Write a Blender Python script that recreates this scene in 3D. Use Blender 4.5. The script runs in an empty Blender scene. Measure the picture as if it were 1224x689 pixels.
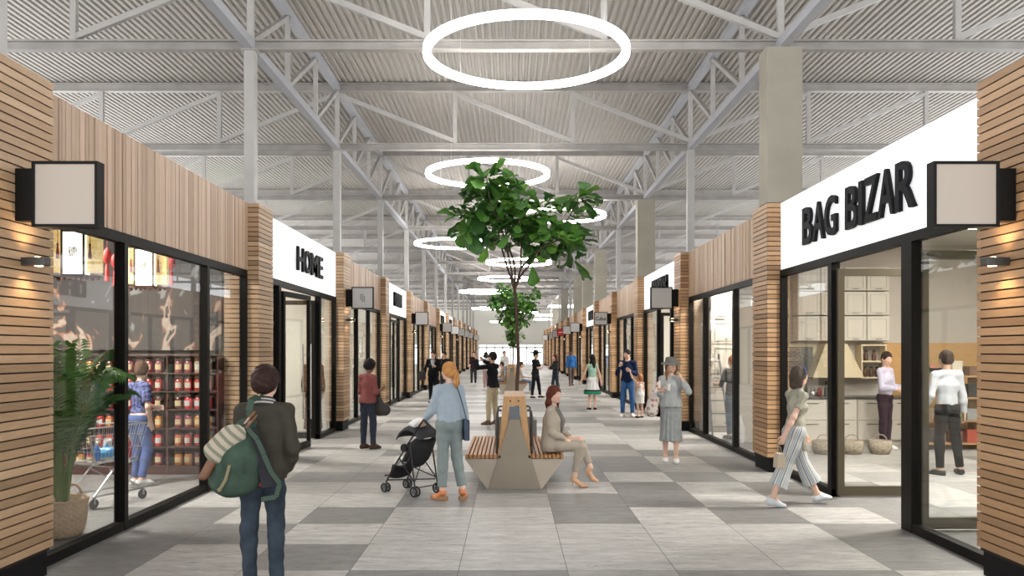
import bpy, math, random
import numpy as np
from mathutils import Vector, Matrix
random.seed(7)
COL = bpy.context.scene.collection
PI = math.pi
F_PX, VX, VY, CAMH = 985.0, 610.0, 418.0, 1.85
def W(px, py, Y):
    return ((px - VX) * Y / F_PX, Y, CAMH + (VY - py) * Y / F_PX)

# ------------------------------------------------------------------ materials
MATS = {}
def mat(name, col=(.8, .8, .8), rough=.5, metal=0.0, attr=False, emit=None, noise=0.0, nscale=8.0,
        bump=0.0, bscale=60.0, coat=0.0, alpha=None, stretch=None, spec=.5):
    if name in MATS: return MATS[name]
    m = bpy.data.materials.new(name); m.use_nodes = True
    nt = m.node_tree; n = nt.nodes; L = nt.links
    b = n['Principled BSDF']
    b.inputs['Base Color'].default_value = (*col, 1)
    b.inputs['Roughness'].default_value = rough
    b.inputs['Metallic'].default_value = metal
    b.inputs['Specular IOR Level'].default_value = spec
    if coat: b.inputs['Coat Weight'].default_value = coat
    src = None
    if attr:
        a = n.new('ShaderNodeAttribute'); a.attribute_name = 'Col'
        mx = n.new('ShaderNodeMix'); mx.data_type = 'RGBA'; mx.blend_type = 'MULTIPLY'
        mx.inputs[0].default_value = 1
        mx.inputs[6].default_value = (*col, 1)
        L.new(a.outputs['Color'], mx.inputs[7]); src = mx.outputs[2]
        L.new(src, b.inputs['Base Color'])
    tc = None
    if noise or bump:
        tc = n.new('ShaderNodeTexCoord')
        co = tc.outputs['Object']
        if stretch:
            mp = n.new('ShaderNodeMapping'); mp.inputs['Scale'].default_value = stretch
            L.new(co, mp.inputs['Vector']); co = mp.outputs['Vector']
    if noise:
        t = n.new('ShaderNodeTexNoise'); t.inputs['Scale'].default_value = nscale
        t.inputs['Detail'].default_value = 5
        L.new(co, t.inputs['Vector'])
        mr = n.new('ShaderNodeMapRange')
        mr.inputs['From Min'].default_value = .3; mr.inputs['From Max'].default_value = .7
        mr.inputs['To Min'].default_value = 1 - noise; mr.inputs['To Max'].default_value = 1 + noise * .6
        L.new(t.outputs['Fac'], mr.inputs['Value'])
        mx = n.new('ShaderNodeMix'); mx.data_type = 'RGBA'; mx.blend_type = 'MULTIPLY'
        mx.inputs[0].default_value = 1
        if src: L.new(src, mx.inputs[6])
        else: mx.inputs[6].default_value = (*col, 1)
        L.new(mr.outputs[0], mx.inputs[7])
        L.new(mx.outputs[2], b.inputs['Base Color'])
    if bump:
        t2 = n.new('ShaderNodeTexNoise'); t2.inputs['Scale'].default_value = bscale
        L.new(co, t2.inputs['Vector'])
        bp = n.new('ShaderNodeBump'); bp.inputs['Strength'].default_value = bump
        bp.inputs['Distance'].default_value = .01
        L.new(t2.outputs['Fac'], bp.inputs['Height']); L.new(bp.outputs[0], b.inputs['Normal'])
    if emit:
        b.inputs['Emission Color'].default_value = (*emit[0], 1)
        b.inputs['Emission Strength'].default_value = emit[1]
    MATS[name] = m
    return m

def glass_mat():
    m = bpy.data.materials.new('shop_glass'); m.use_nodes = True
    nt = m.node_tree; n = nt.nodes; L = nt.links
    n.remove(n['Principled BSDF'])
    out = n['Material Output']
    tr = n.new('ShaderNodeBsdfTransparent'); tr.inputs[0].default_value = (.95, .96, .955, 1)
    gl = n.new('ShaderNodeBsdfGlossy'); gl.inputs['Roughness'].default_value = .01
    fr = n.new('ShaderNodeFresnel'); fr.inputs['IOR'].default_value = 1.42
    mx = n.new('ShaderNodeMixShader')
    ge = n.new('ShaderNodeNewGeometry'); mi = n.new('ShaderNodeMix'); mi.inputs[2].default_value = 1.3; mi.inputs[3].default_value = 1 / 1.3
    L.new(ge.outputs['Backfacing'], mi.inputs[0]); L.new(mi.outputs[0], fr.inputs['IOR'])
    L.new(fr.outputs[0], mx.inputs[0]); L.new(tr.outputs[0], mx.inputs[1]); L.new(gl.outputs[0], mx.inputs[2])
    L.new(mx.outputs[0], out.inputs['Surface'])
    return m
GLASS = glass_mat()

# ------------------------------------------------------------------ objects
def tag(o, label=None, cat=None, group=None, kind=None):
    if label: o['label'] = label
    if cat: o['category'] = cat
    if group: o['group'] = group
    if kind: o['kind'] = kind
    return o
def thing(name, label, cat, loc=(0, 0, 0), rz=0.0, group=None):
    o = bpy.data.objects.new(name, None); COL.objects.link(o)
    o.empty_display_size = .1
    o.location = loc; o.rotation_euler = (0, 0, rz)
    return tag(o, label, cat, group)
def copy_tree(o, parent=None):
    c = o.copy(); COL.objects.link(c)
    if parent is not None: c.parent = parent
    for ch in list(o.children): copy_tree(ch, c)
    return c

def nrm(v):
    v = np.asarray(v, float); l = np.linalg.norm(v)
    return v / l if l > 1e-9 else v
def frame(d):
    d = nrm(d); up = np.array([0, 0, 1.]) if abs(d[2]) < .95 else np.array([1., 0, 0])
    s = nrm(np.cross(d, up)); t = np.cross(s, d)
    return d, s, t

class MB:
    def __init__(self): self.v = []; self.f = []; self.c = []; self.m = []
    def add(self, vs, fs, col=(1, 1, 1), mi=0):
        o = len(self.v); self.v.extend([tuple(map(float, p)) for p in vs])
        for f in fs:
            self.f.append([i + o for i in f]); self.c.append(col); self.m.append(mi)
        return self
    def box(self, lo, hi, col=(1, 1, 1), mi=0):
        x0, y0, z0 = lo; x1, y1, z1 = hi
        if x0 > x1: x0, x1 = x1, x0
        if y0 > y1: y0, y1 = y1, y0
        if z0 > z1: z0, z1 = z1, z0
        vs = [(x0, y0, z0), (x1, y0, z0), (x1, y1, z0), (x0, y1, z0), (x0, y0, z1), (x1, y0, z1), (x1, y1, z1), (x0, y1, z1)]
        return self.add(vs, [(0, 3, 2, 1), (4, 5, 6, 7), (0, 1, 5, 4), (1, 2, 6, 5), (2, 3, 7, 6), (3, 0, 4, 7)], col, mi)
    def beam(self, a, b, w, h, col=(1, 1, 1), up=(0, 0, 1), mi=0):
        a = np.array(a, float); b = np.array(b, float); d = nrm(b - a)
        up = np.array(up, float)
        if abs(np.dot(up, d)) > .98: up = np.array([0, 1., 0])
        s = nrm(np.cross(d, up)); t = np.cross(s, d)
        vs = [p + i * s * w / 2 + j * t * h / 2 for p in (a, b) for i, j in ((-1, -1), (1, -1), (1, 1), (-1, 1))]
        return self.add(vs, [(0, 1, 2, 3), (7, 6, 5, 4), (0, 4, 5, 1), (1, 5, 6, 2), (2, 6, 7, 3), (3, 7, 4, 0)], col, mi)
    def tube(self, pts, r, n=8, col=(1, 1, 1), closed=False, mi=0):
        pts = [np.array(p, float) for p in pts]; k = len(pts)
        rs = r if isinstance(r, (list, tuple)) else [r] * k
        vs = []; prev = None
        for i, p in enumerate(pts):
            if closed: d = pts[(i + 1) % k] - pts[i - 1]
            else: d = pts[min(i + 1, k - 1)] - pts[max(i - 1, 0)]
            d = nrm(d)
            if prev is None: _, s, t = frame(d)
            else:
                s = nrm(prev - np.dot(prev, d) * d); t = np.cross(s, d)
            prev = s
            for j in range(n):
                a = 2 * PI * j / n
                vs.append(p + rs[i] * (math.cos(a) * s + math.sin(a) * t))
        fs = []
        for i in range(k if closed else k - 1):
            i2 = (i + 1) % k
            for j in range(n):
                j2 = (j + 1) % n
                fs.append((i * n + j, i * n + j2, i2 * n + j2, i2 * n + j))
        if not closed:
            fs.append(tuple(range(n))[::-1]); fs.append(tuple((k - 1) * n + j for j in range(n)))
        return self.add(vs, fs, col, mi)
    def lathe(self, prof, c=(0, 0, 0), n=20, col=(1, 1, 1), mi=0, sx=1, sy=1, axis='z', wob=None):
        vs = []
        for r, z in prof:
            for j in range(n):
                a = 2 * PI * j / n
                rr = r * (wob(a, z) if wob else 1)
                x, y = rr * math.cos(a) * sx, rr * math.sin(a) * sy
                p = (x, y, z) if axis == 'z' else ((z, x, y) if axis == 'x' else (x, z, y))
                vs.append((c[0] + p[0], c[1] + p[1], c[2] + p[2]))
        k = len(prof); fs = []
        for i in range(k - 1):
            for j in range(n):
                j2 = (j + 1) % n
                fs.append((i * n + j, i * n + j2, (i + 1) * n + j2, (i + 1) * n + j))
        fs.append(tuple(range(n))[::-1]); fs.append(tuple((k - 1) * n + j for j in range(n)))
        return self.add(vs, fs, col, mi)
    def prism(self, poly, a, b, axis='y', col=(1, 1, 1), mi=0):
        n = len(poly); vs = []
        for t in (a, b):
            for (u, w) in poly:
                vs.append((u, t, w) if axis == 'y' else ((t, u, w) if axis == 'x' else (u, w, t)))
        fs = [tuple(range(n)), tuple(range(2 * n - 1, n - 1, -1))]
        for i in range(n):
            j = (i + 1) % n; fs.append((i, i + n, j + n, j))
        return self.add(vs, fs, col, mi)
    def ball(self, c, r, n=10, col=(1, 1, 1), mi=0):
        rx, ry, rz = r if isinstance(r, (tuple, list)) else (r, r, r)
        m = max(4, n // 2 + 1)
        prof = [(max(1e-4, math.sin(PI * i / m)), -math.cos(PI * i / m)) for i in range(m + 1)]
        o = MB().lathe(prof, n=n)
        vs = [(c[0] + p[0] * rx, c[1] + p[1] * ry, c[2] + p[2] * rz) for p in o.v]
        return self.add(vs, o.f, col, mi)
    def build(self, name, m, parent=None, smooth=False, bevel=0.0, fixn=True):
        me = bpy.data.meshes.new(name)
        me.from_pydata(self.v, [], self.f)
        ms = m if isinstance(m, (list, tuple)) else [m]
        for q in ms: me.materials.append(q)
        if len(ms) > 1: me.polygons.foreach_set('material_index', self.m)
        if any(c != (1, 1, 1) for c in self.c):
            a = me.color_attributes.new('Col', 'FLOAT_COLOR', 'CORNER')
            arr = []
            for f, c in zip(self.f, self.c): arr += [c[0], c[1], c[2], 1.0] * len(f)
            a.data.foreach_set('color', arr)
        elif any('attr' in (q.name if q else '') for q in ms): pass
        if fixn:
            import bmesh
            bm = bmesh.new(); bm.from_mesh(me); bmesh.ops.recalc_face_normals(bm, faces=bm.faces[:]); bm.to_mesh(me); bm.free()
        me.update()
        if smooth:
            me.shade_smooth()
            if smooth != 'full':
                try: me.set_sharp_from_angle(angle=math.radians(40))
                except Exception: pass
        o = bpy.data.objects.new(name, me); COL.objects.link(o)
        if parent is not None: o.parent = parent
        if bevel:
            bv = o.modifiers.new('bevel', 'BEVEL'); bv.width = bevel; bv.segments = 2
        return o
def struct(o): o['kind'] = 'structure'; return o

ORD = ['first', 'second', 'third', 'fourth', 'fifth', 'sixth', 'seventh', 'eighth', 'ninth', 'tenth', 'eleventh', 'twelfth',
       'thirteenth', 'fourteenth', 'fifteenth', 'sixteenth', 'seventeenth', 'eighteenth', 'nineteenth', 'twentieth']

def text_mesh(txt, size=1.0, extrude=.02, bold=.0, spacing=1.0, shear=0.0):
    cu = bpy.data.curves.new('lettering', 'FONT'); cu.body = txt; cu.size = size
    cu.extrude = extrude; cu.offset = bold; cu.space_character = spacing; cu.shear = shear
    cu.resolution_u = 4
    o = bpy.data.objects.new('lettering_source', cu); COL.objects.link(o)
    dg = bpy.context.evaluated_depsgraph_get(); dg.update()
    me = bpy.data.meshes.new_from_object(o.evaluated_get(dg))
    bpy.data.objects.remove(o); bpy.data.curves.remove(cu)
    return me
def text_obj(name, txt, origin, xdir, zdir, width, height, depth, m, parent, bold=.0, spacing=1.0, shear=0.0):
    """lettering whose bounding box spans width along xdir and height along zdir, centred on origin"""
    me = text_mesh(txt, 1.0, .05, bold, spacing, shear)
    n = len(me.vertices); co = np.empty(n * 3); me.vertices.foreach_get('co', co); co = co.reshape(-1, 3)
    lo = co.min(0); hi = co.max(0)
    co = (co - (lo + hi) / 2) / np.maximum(hi - lo, 1e-6)
    xd = np.array(xdir, float); zd = np.array(zdir, float); nd = np.cross(xd, zd)
    wv = np.array(origin) + np.outer(co[:, 0] * width, xd) + np.outer(co[:, 1] * height, zd) + np.outer(co[:, 2] * depth, nd)
    me.vertices.foreach_set('co', wv.ravel()); me.update()
    me.materials.clear(); me.materials.append(m)
    me.name = name
    o = bpy.data.objects.new(name, me); COL.objects.link(o)
    if parent is not None: o.parent = parent
    return o
RING_E, WORLD_E, EXPO = 18.0, 2.7, 0.1
# ------------------------------------------------------------------ smooth solid bodies
class Field:
    def __init__(self, lo, hi, h):
        self.h = h; self.lo = np.array(lo, float)
        self.n = np.ceil((np.array(hi) - self.lo) / h).astype(int) + 1
        self.F = np.full(self.n, 0.2, np.float32)
    def sub(self, lo, hi):
        i0 = np.clip(np.floor((np.array(lo) - self.lo) / self.h).astype(int), 0, self.n - 1)
        i1 = np.clip(np.ceil((np.array(hi) - self.lo) / self.h).astype(int) + 1, 1, self.n)
        sl = tuple(slice(a, b) for a, b in zip(i0, i1))
        g = [(self.lo[k] + self.h * np.arange(i0[k], i1[k])).astype(np.float32) for k in range(3)]
        return sl, g[0][:, None, None], g[1][None, :, None], g[2][None, None, :]
    def blend(self, sl, d, k):
        A = self.F[sl]
        if k < 1e-5: self.F[sl] = np.minimum(A, d); return
        hh = np.maximum(k - np.abs(A - d), 0) / k
        self.F[sl] = np.minimum(A, d) - hh * hh * k * .25
    def cap(self, a, b, ra, rb, k=.02, w=None, s=1.0, grow=0.0, fold=None, flat=False):
        a = np.array(a, float); b = np.array(b, float); ra += grow; rb += grow
        R = max(ra, rb) * max(1, s) + k + 3 * self.h + (fold[1] if fold else 0)
        sl, X, Y, Z = self.sub(np.minimum(a, b) - R, np.maximum(a, b) + R)
        if 0 in self.F[sl].shape: return
        ab = b - a; L2 = max(float(ab @ ab), 1e-9)
        px, py, pz = X - a[0], Y - a[1], Z - a[2]
        t = np.clip((px * ab[0] + py * ab[1] + pz * ab[2]) / L2, 0, 1)
        qx, qy, qz = px - t * ab[0], py - t * ab[1], pz - t * ab[2]
        if w is not None and s != 1:
            w = nrm(w); dw = (qx * w[0] + qy * w[1] + qz * w[2]) * (1 - 1 / s)
            qx = qx - dw * w[0]; qy = qy - dw * w[1]; qz = qz - dw * w[2]
        d = np.sqrt(qx * qx + qy * qy + qz * qz) - (ra + (rb - ra) * t)
        if fold:
            nn, amp = fold; th = np.arctan2(qy, qx); d = d + amp * t * np.sin(nn * th)
        if flat:
            l = math.sqrt(L2); d = np.maximum(d, (px * ab[0] + py * ab[1] + pz * ab[2]) / l - l)
        self.blend(sl, d.astype(np.float32), k)
    def ell(self, c, r, R=None, k=.02, grow=0.0, neg=False):
        c = np.array(c, float); r = np.array(r, float) + grow
        m = max(r) + k + 3 * self.h
        sl, X, Y, Z = self.sub(c - m, c + m)
        if 0 in self.F[sl].shape: return
        p = (X - c[0], Y - c[1], Z - c[2])
        if R is None: q = p
        else: q = [p[0] * R[i][0] + p[1] * R[i][1] + p[2] * R[i][2] for i in range(3)]
        l = np.sqrt((q[0] / r[0]) ** 2 + (q[1] / r[1]) ** 2 + (q[2] / r[2]) ** 2)
        g = np.sqrt((q[0] / r[0] ** 2) ** 2 + (q[1] / r[1] ** 2) ** 2 + (q[2] / r[2] ** 2) ** 2)
        d = np.where(l < .05, -min(r), l * (l - 1) / np.maximum(g, 1e-6)).astype(np.float32)
        if neg:
            A = self.F[sl]; d = -d
            hh = np.maximum(k - np.abs(A - d), 0) / k
            self.F[sl] = np.maximum(A, d) + hh * hh * k * .25
        else: self.blend(sl, d, k)
    def cut(self, p, nvec):
        """remove everything on the side the normal points to"""
        nvec = nrm(nvec); sl, X, Y, Z = self.sub(self.lo, self.lo + self.n * self.h)
        d = (X - p[0]) * nvec[0] + (Y - p[1]) * nvec[1] + (Z - p[2]) * nvec[2]
        self.F = np.maximum(self.F, d.astype(np.float32))
    def ripple(self, amp, fx, fy, fz, ph=0.0):
        sl, X, Y, Z = self.sub(self.lo, self.lo + self.n * self.h)
        self.F = self.F + (amp * np.sin(fx * X + 2 * np.sin(fz * .6 * Z + ph)) * np.sin(fy * Y + 1.3) * np.sin(fz * Z + 2.2 * np.sin(9 * X + ph) + ph)).astype(np.float32)
    def verts(self):
        F = self.F; n = np.array(F.shape)
        F[0] = np.maximum(F[0], 1e-3); F[-1] = np.maximum(F[-1], 1e-3)
        F[:, 0] = np.maximum(F[:, 0], 1e-3); F[:, -1] = np.maximum(F[:, -1], 1e-3)
        F[:, :, 0] = np.maximum(F[:, :, 0], 1e-3); F[:, :, -1] = np.maximum(F[:, :, -1], 1e-3)
        ins = F < 0
        c = [ins[i:n[0] - 1 + i, j:n[1] - 1 + j, k:n[2] - 1 + k] for i in (0, 1) for j in (0, 1) for k in (0, 1)]
        alls = np.logical_and.reduce(c); anys = np.logical_or.reduce(c)
        act = np.argwhere(anys & ~alls)
        if len(act) == 0: return np.zeros((0, 3)), np.zeros((0, 4), int)
        idx = np.full(n - 1, -1, np.int64); idx[tuple(act.T)] = np.arange(len(act))
        acc = np.zeros((len(act), 3)); cnt = np.zeros(len(act))
        cor = [(i, j, k) for i in (0, 1) for j in (0, 1) for k in (0, 1)]
        val = {cc: F[act[:, 0] + cc[0], act[:, 1] + cc[1], act[:, 2] + cc[2]].astype(float) for cc in cor}
        for a in cor:
            for ax in range(3):
                if a[ax] == 0:
                    b = list(a); b[ax] = 1; b = tuple(b)
                    va, vb = val[a], val[b]
                    mk = (va < 0) != (vb < 0)
                    t = np.where(mk, va / np.where(mk, va - vb, 1), 0)
                    p = np.tile(np.array(a, float), (len(act), 1)); p[:, ax] += t
                    acc[mk] += p[mk]; cnt[mk] += 1
        V = self.lo + self.h * (act + acc / cnt[:, None])
        quads = []
        for ax in range(3):
            s0 = [slice(None)] * 3; s1 = [slice(None)] * 3
            s0[ax] = slice(0, -1); s1[ax] = slice(1, None)
            A = ins[tuple(s0)]; B = ins[tuple(s1)]
            e = np.argwhere(A != B)
            o1, o2 = [(1, 2), (2, 0), (0, 1)][ax]
            ok = (e[:, o1] > 0) & (e[:, o2] > 0) & (e[:, o1] < n[o1] - 1) & (e[:, o2] < n[o2] - 1)
            e = e[ok]
            def g(d1, d2):
                q = e.copy(); q[:, o1] -= d1; q[:, o2] -= d2
                return idx[q[:, 0], q[:, 1], q[:, 2]]
            Q = np.stack([g(1, 1), g(0, 1), g(0, 0), g(1, 0)], 1)
            fl = B[tuple(e.T)]
            Q[fl] = Q[fl][:, ::-1]
            quads.append(Q)
        return V, np.concatenate(quads)
    def build(self, name, m, parent, colfn=None, attrs=None, smooth=1):
        V, Q = self.verts()
        if len(V) == 0: return None
        for _ in range(smooth):
            S = np.zeros_like(V); C = np.zeros(len(V))
            for i in range(4):
                a, b = Q[:, i], Q[:, (i + 1) % 4]
                np.add.at(S, a, V[b]); np.add.at(C, a, 1); np.add.at(S, b, V[a]); np.add.at(C, b, 1)
            V = V * .5 + .5 * S / np.maximum(C, 1)[:, None]
        me = bpy.data.meshes.new(name)
        me.vertices.add(len(V)); me.vertices.foreach_set('co', V.ravel())
        me.loops.add(len(Q) * 4); me.loops.foreach_set('vertex_index', Q.ravel().astype(np.int32))
        me.polygons.add(len(Q)); me.polygons.foreach_set('loop_start', np.arange(0, len(Q) * 4, 4, dtype=np.int32))
        me.update(calc_edges=True); me.validate()
        me.materials.append(m)
        if colfn is not None:
            c = colfn(V); a = me.color_attributes.new('Col', 'FLOAT_COLOR', 'POINT')
            arr = np.ones((len(V), 4), np.float32); arr[:, :3] = c; a.data.foreach_set('color', arr.ravel())
        me.shade_smooth()
        o = bpy.data.objects.new(name, me); COL.objects.link(o)
        if parent is not None: o.parent = parent
        return o
# ------------------------------------------------------------------ people
def rotv(v, axis, ang):
    v = np.asarray(v, float); axis = nrm(axis); c, s = math.cos(ang), math.sin(ang)
    return v * c + np.cross(axis, v) * s + axis * (axis @ v) * (1 - c)
SKIN = {'light': (.72, .47, .36), 'tan': (.60, .37, .26), 'dark': (.17, .085, .055), 'pale': (.78, .55, .46)}
def skin_mat(t):
    return mat('skin_' + t, SKIN[t], .5, attr=True, noise=.06, nscale=30, bump=.05, bscale=300)

class Person:
    def __init__(s, label, loc, rz, H=1.75, fem=False, skin='light', pose=None, vox=.007, name='person', cat='person',
                 heel=0.0, build=1.0, face=False, lift=0.0, group=None):
        pose = pose or {}
        s.H = H; q = H / 1.75; s.q = q; s.fem = fem; s.vox = vox; s.skin = skin; s.heel = heel; s.pose = pose; s.bw = build
        s.S = nrm(pose.get('lean', (0, .02, 1))); s.R0 = np.array([1., 0, 0])
        tw = math.radians(pose.get('twist', 0)); s.Rs = nrm(rotv(s.R0, s.S, tw))
        s.Fs = nrm(np.cross(s.S, s.Rs))
        hw = (.084 if fem else .084) * q; sw = (.150 if fem else .176) * q * (build * .5 + .5)
        Pv = np.zeros(3)
        s.legs = []
        for sd, key in ((1, 'lR'), (-1, 'lL')):
            th, sh, fd = pose.get(key, ((.02 * sd, .02, -1), (0, -.03, -1), (sd * .15, 1, 0)))
            hip = Pv + s.R0 * hw * sd
            kn = hip + nrm(th) * .43 * q; an = kn + nrm(sh) * .41 * q
            s.legs.append([hip, kn, an, nrm(fd), sd])
        fh = .085 * q + heel
        # foot drop : lowest support decides the pelvis height
        lowest = min(l[2][2] - fh - (0.0 if l[3][2] > -.05 else abs(l[3][2]) * .14 * q) for l in s.legs)
        dz = -lowest + lift
        Pv = Pv + np.array([0, 0, dz])
        for l in s.legs:
            for i in range(3): l[i] = l[i] + np.array([0, 0, dz])
        s.Pv = Pv
        s.wa = Pv + s.S * .13 * q; s.ch = Pv + s.S * .34 * q
        s.nb = Pv + s.S * .535 * q + s.Fs * .0
        sc = Pv + s.S * (.476 if fem else .482) * q
        s.arms = []
        for sd, key in ((1, 'aR'), (-1, 'aL')):
            up, fo = pose.get(key, ((.12 * sd, 0, -1), (.05 * sd, .12, -1)))
            sh = sc + s.Rs * sw * sd - s.Fs * .01
            el = sh + nrm(up) * .295 * q; wr = el + nrm(fo) * .25 * q
            s.arms.append([sh, el, wr, sd])
        hy, hp = pose.get('head', (0, 0))
        hr = rotv(s.Rs, s.S, math.radians(hy)); hf = np.cross(s.S, hr)
        hu = nrm(rotv(s.S * .4 + np.array([0, 0, .6]), hr, math.radians(hp)))
        hf = nrm(np.cross(hu, hr)); hr = np.cross(hf, hu)
        s.hr, s.hf, s.hu = hr, hf, hu
        s.hc = s.nb + s.S * .05 * q + hu * .125 * q + hf * .018 * q
        pts = [s.hc + hu * .2, s.hc - hu * .1] + [p for l in s.legs for p in l[:3]] + [l[2] + l[3] * .2 for l in s.legs] + \
              [p for a in s.arms for p in a[:3]] + [a[2] + nrm(a[2] - a[1]) * .2 for a in s.arms]
        pts = np.array(pts)
        s.lo = pts.min(0) - .2; s.hi = pts.max(0) + .2; s.lo[2] = -.02
        s.t = thing(name, label, cat, (loc[0], loc[1], loc[2] if len(loc) > 2 else 0), math.radians(rz), group)
        s.body(face)
    def hb(s, x, y, z):   # head-frame point
        return s.hc + (s.hr * x + s.hf * y + s.hu * z) * s.q
    def torso(s, F, grow=0, tags=('torso', 'pelvis')):
        q = s.q; bw = s.bw; fem = s.fem; Rs, Fs, R0 = s.Rs, s.Fs, s.R0
        if 'pelvis' in tags:
            F.cap(s.legs[0][0] + np.array([0, 0, .03]) * q, s.legs[1][0] + np.array([0, 0, .03]) * q, .076 * q * bw, .076 * q * bw, .04, grow=grow)
            F.cap(s.Pv + s.S * .03 * q, s.wa, .094 * q * bw, (.078 if fem else .085) * q * bw, .05, R0, 1.34 if fem else 1.28, grow=grow)
            for l in s.legs:
                F.ell(l[0] + np.array([0, -.045, .0]) * q - R0 * l[4] * .012, np.array([.070, .066, .082]) * q * bw, None, .05, grow=grow)
        if 'torso' in tags:
            F.cap(s.Pv + s.S * .06 * q, s.wa, .085 * q * bw, (.074 if fem else .082) * q * bw, .05, R0, 1.3, grow=grow)
            F.cap(s.wa, s.ch, (.074 if fem else .082) * q * bw, (.084 if fem else .096) * q * bw, .05, Rs, 1.28 if fem else 1.36, grow=grow)
            F.cap(s.ch, s.ch + s.S * .085 * q, (.084 if fem else .096) * q * bw, .066 * q * bw, .04, Rs, 1.35 if fem else 1.45, grow=grow)
            for a in s.arms:
                F.cap(s.nb - s.S * .03 * q - Fs * .008, a[0] + s.S * .004, .046 * q, (.034 if fem else .04) * q * bw, .03, grow=grow)
            if fem:
                for sd in (1, -1):
                    F.ell(s.ch - s.S * .005 * q + Fs * .072 * q + Rs * sd * .062 * q, np.array([.046, .036, .046]) * q, None, .04, grow=grow * .6)
        if 'neck' in tags:
            F.cap(s.nb - s.S * .03 * q, s.hc - s.hu * .04 * q - s.hf * .02 * q, (.05 if fem else .058) * q, (.043 if fem else .052) * q, .03, grow=grow)
    def arm(s, F, a, upto=2.0, grow=0, r=1.0, cuff=None, k=.03):
        q = s.q; sh, el, wr, sd = a; f = (.9 if s.fem else 1.0) * r * (.6 + .4 * s.bw)
        u = min(1, upto); e = sh + (el - sh) * u
        F.cap(sh, e, .044 * q * f, (.044 + (.036 - .044) * u) * q * f, .03, grow=grow, flat=upto < 1)
        if upto > 1:
            v = min(1, upto - 1); m = .35
            m1 = el + (wr - el) * min(v, m)
            F.cap(el, m1, .037 * q * f, .039 * q * f, k, grow=grow)
            if v > m:
                rb = .039 + (.026 - .039) * (v - m) / (1 - m)
                F.cap(m1, el + (wr - el) * v, .039 * q * f, (cuff if cuff else rb * q * f), k, grow=grow, flat=grow > 0)
    def leg(s, F, l, upto=2.0, grow=0, r=1.0, flare=0.0, k=.03, g2=None, straight=False):
        q = s.q; hip, kn, an, fd, sd = l; f = r * (.5 + .5 * s.bw) * (1.0 if s.fem else .97)
        g2 = grow if g2 is None else g2
        u = min(1, upto); m = hip + (kn - hip) * u
        F.cap(hip, hip + (kn - hip) * .35 * u, .078 * q * f, .074 * q * f, .04, grow=grow)
        F.cap(hip + (kn - hip) * .35 * u, m, .074 * q * f, (.074 + (.052 - .074) * u) * q * f, .03, grow=(grow + g2) / 2)
        if straight and upto > 1:
            v = upto - 1; c = kn + (an - kn) * .33 + np.array([0, -.009, 0]) * q; F.cap(kn, c, .05 * q * f, .05 * q * f, .02, grow=max(g2 - .002, .006)); F.cap(kn, kn + (an - kn) * v, .053 * q * f + g2, ((.053 - .013 * v) * q + flare) * f + g2, .03, flat=True); return
        if upto > 1:
            v = min(1, upto - 1); sd_ = nrm(an - kn)
            bk = nrm(np.cross(np.cross(sd_, nrm(kn - hip) + np.array([0, 0.001, 0])), sd_)) if False else np.array([0, -1., 0])
            c = kn + (an - kn) * .33 + bk * .010 * q
            vv = min(1, v / .33); F.cap(kn, kn + (c - kn) * vv, .046 * q * f, .0495 * q * f, .02, grow=g2)
            if v > .33:
                w = (v - .33) / .67; e = c + (an - c) * w
                F.cap(c, e, .0495 * q * f, ((.0495 + (.033 - .0495) * w) * q + flare) * f, k, grow=g2)
    def hand(s, F, a, col=None):
        q = s.q * (.92 if s.fem else 1.0); sh, el, wr, sd = a
        key = 'hR' if sd > 0 else 'hL'
        d = nrm(wr - el); hd = s.pose.get(key)
        curl = .45
        if hd:
            d = nrm(hd[0]); nn = np.array(hd[1], float); curl = hd[2] if len(hd) > 2 else curl
        else: nn = np.array([-sd, .25, 0.])
        nn = nrm(nn - (nn @ d) * d); th = nrm(np.cross(nn, d)) * sd   # thumb side
        if hd and len(hd) > 3: th = th * hd[3]
        F.cap(wr, wr + d * .035 * q, .022 * q, .02 * q, .012, th, 1.35)
        F.cap(wr + d * .03 * q, wr + d * .082 * q, .0165 * q, .015 * q, .012, th, 2.2)
        for i, (o, ln) in enumerate(((.031, .064), (.0105, .074), (-.0105, .069), (-.031, .054))):
            b = wr + (d * .088 + th * o) * q; ax = np.cross(d, nn)
            d1 = rotv(d, ax, curl * .6); d2 = rotv(d, ax, curl * 1.7); d3 = rotv(d, ax, curl * 2.5)
            p1 = b + d1 * ln * .45 * q; p2 = p1 + d2 * ln * .33 * q; p3 = p2 + d3 * ln * .25 * q
            r = .0088 * q
            F.cap(b - d * .01, p1, r, r * .95, .005); F.cap(p1, p2, r * .95, r * .88, .004); F.cap(p2, p3, r * .88, r * .78, .004)
        b = wr + (d * .025 + th * .026) * q
        p1 = b + (d * .65 + th * .6 + nn * .25) * .038 * q; p2 = p1 + nrm(d * .9 + th * .25 + nn * .45) * .034 * q
        F.cap(b, p1, .0125 * q, .0105 * q, .01); F.cap(p1, p2, .0105 * q, .0085 * q, .004)
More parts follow.
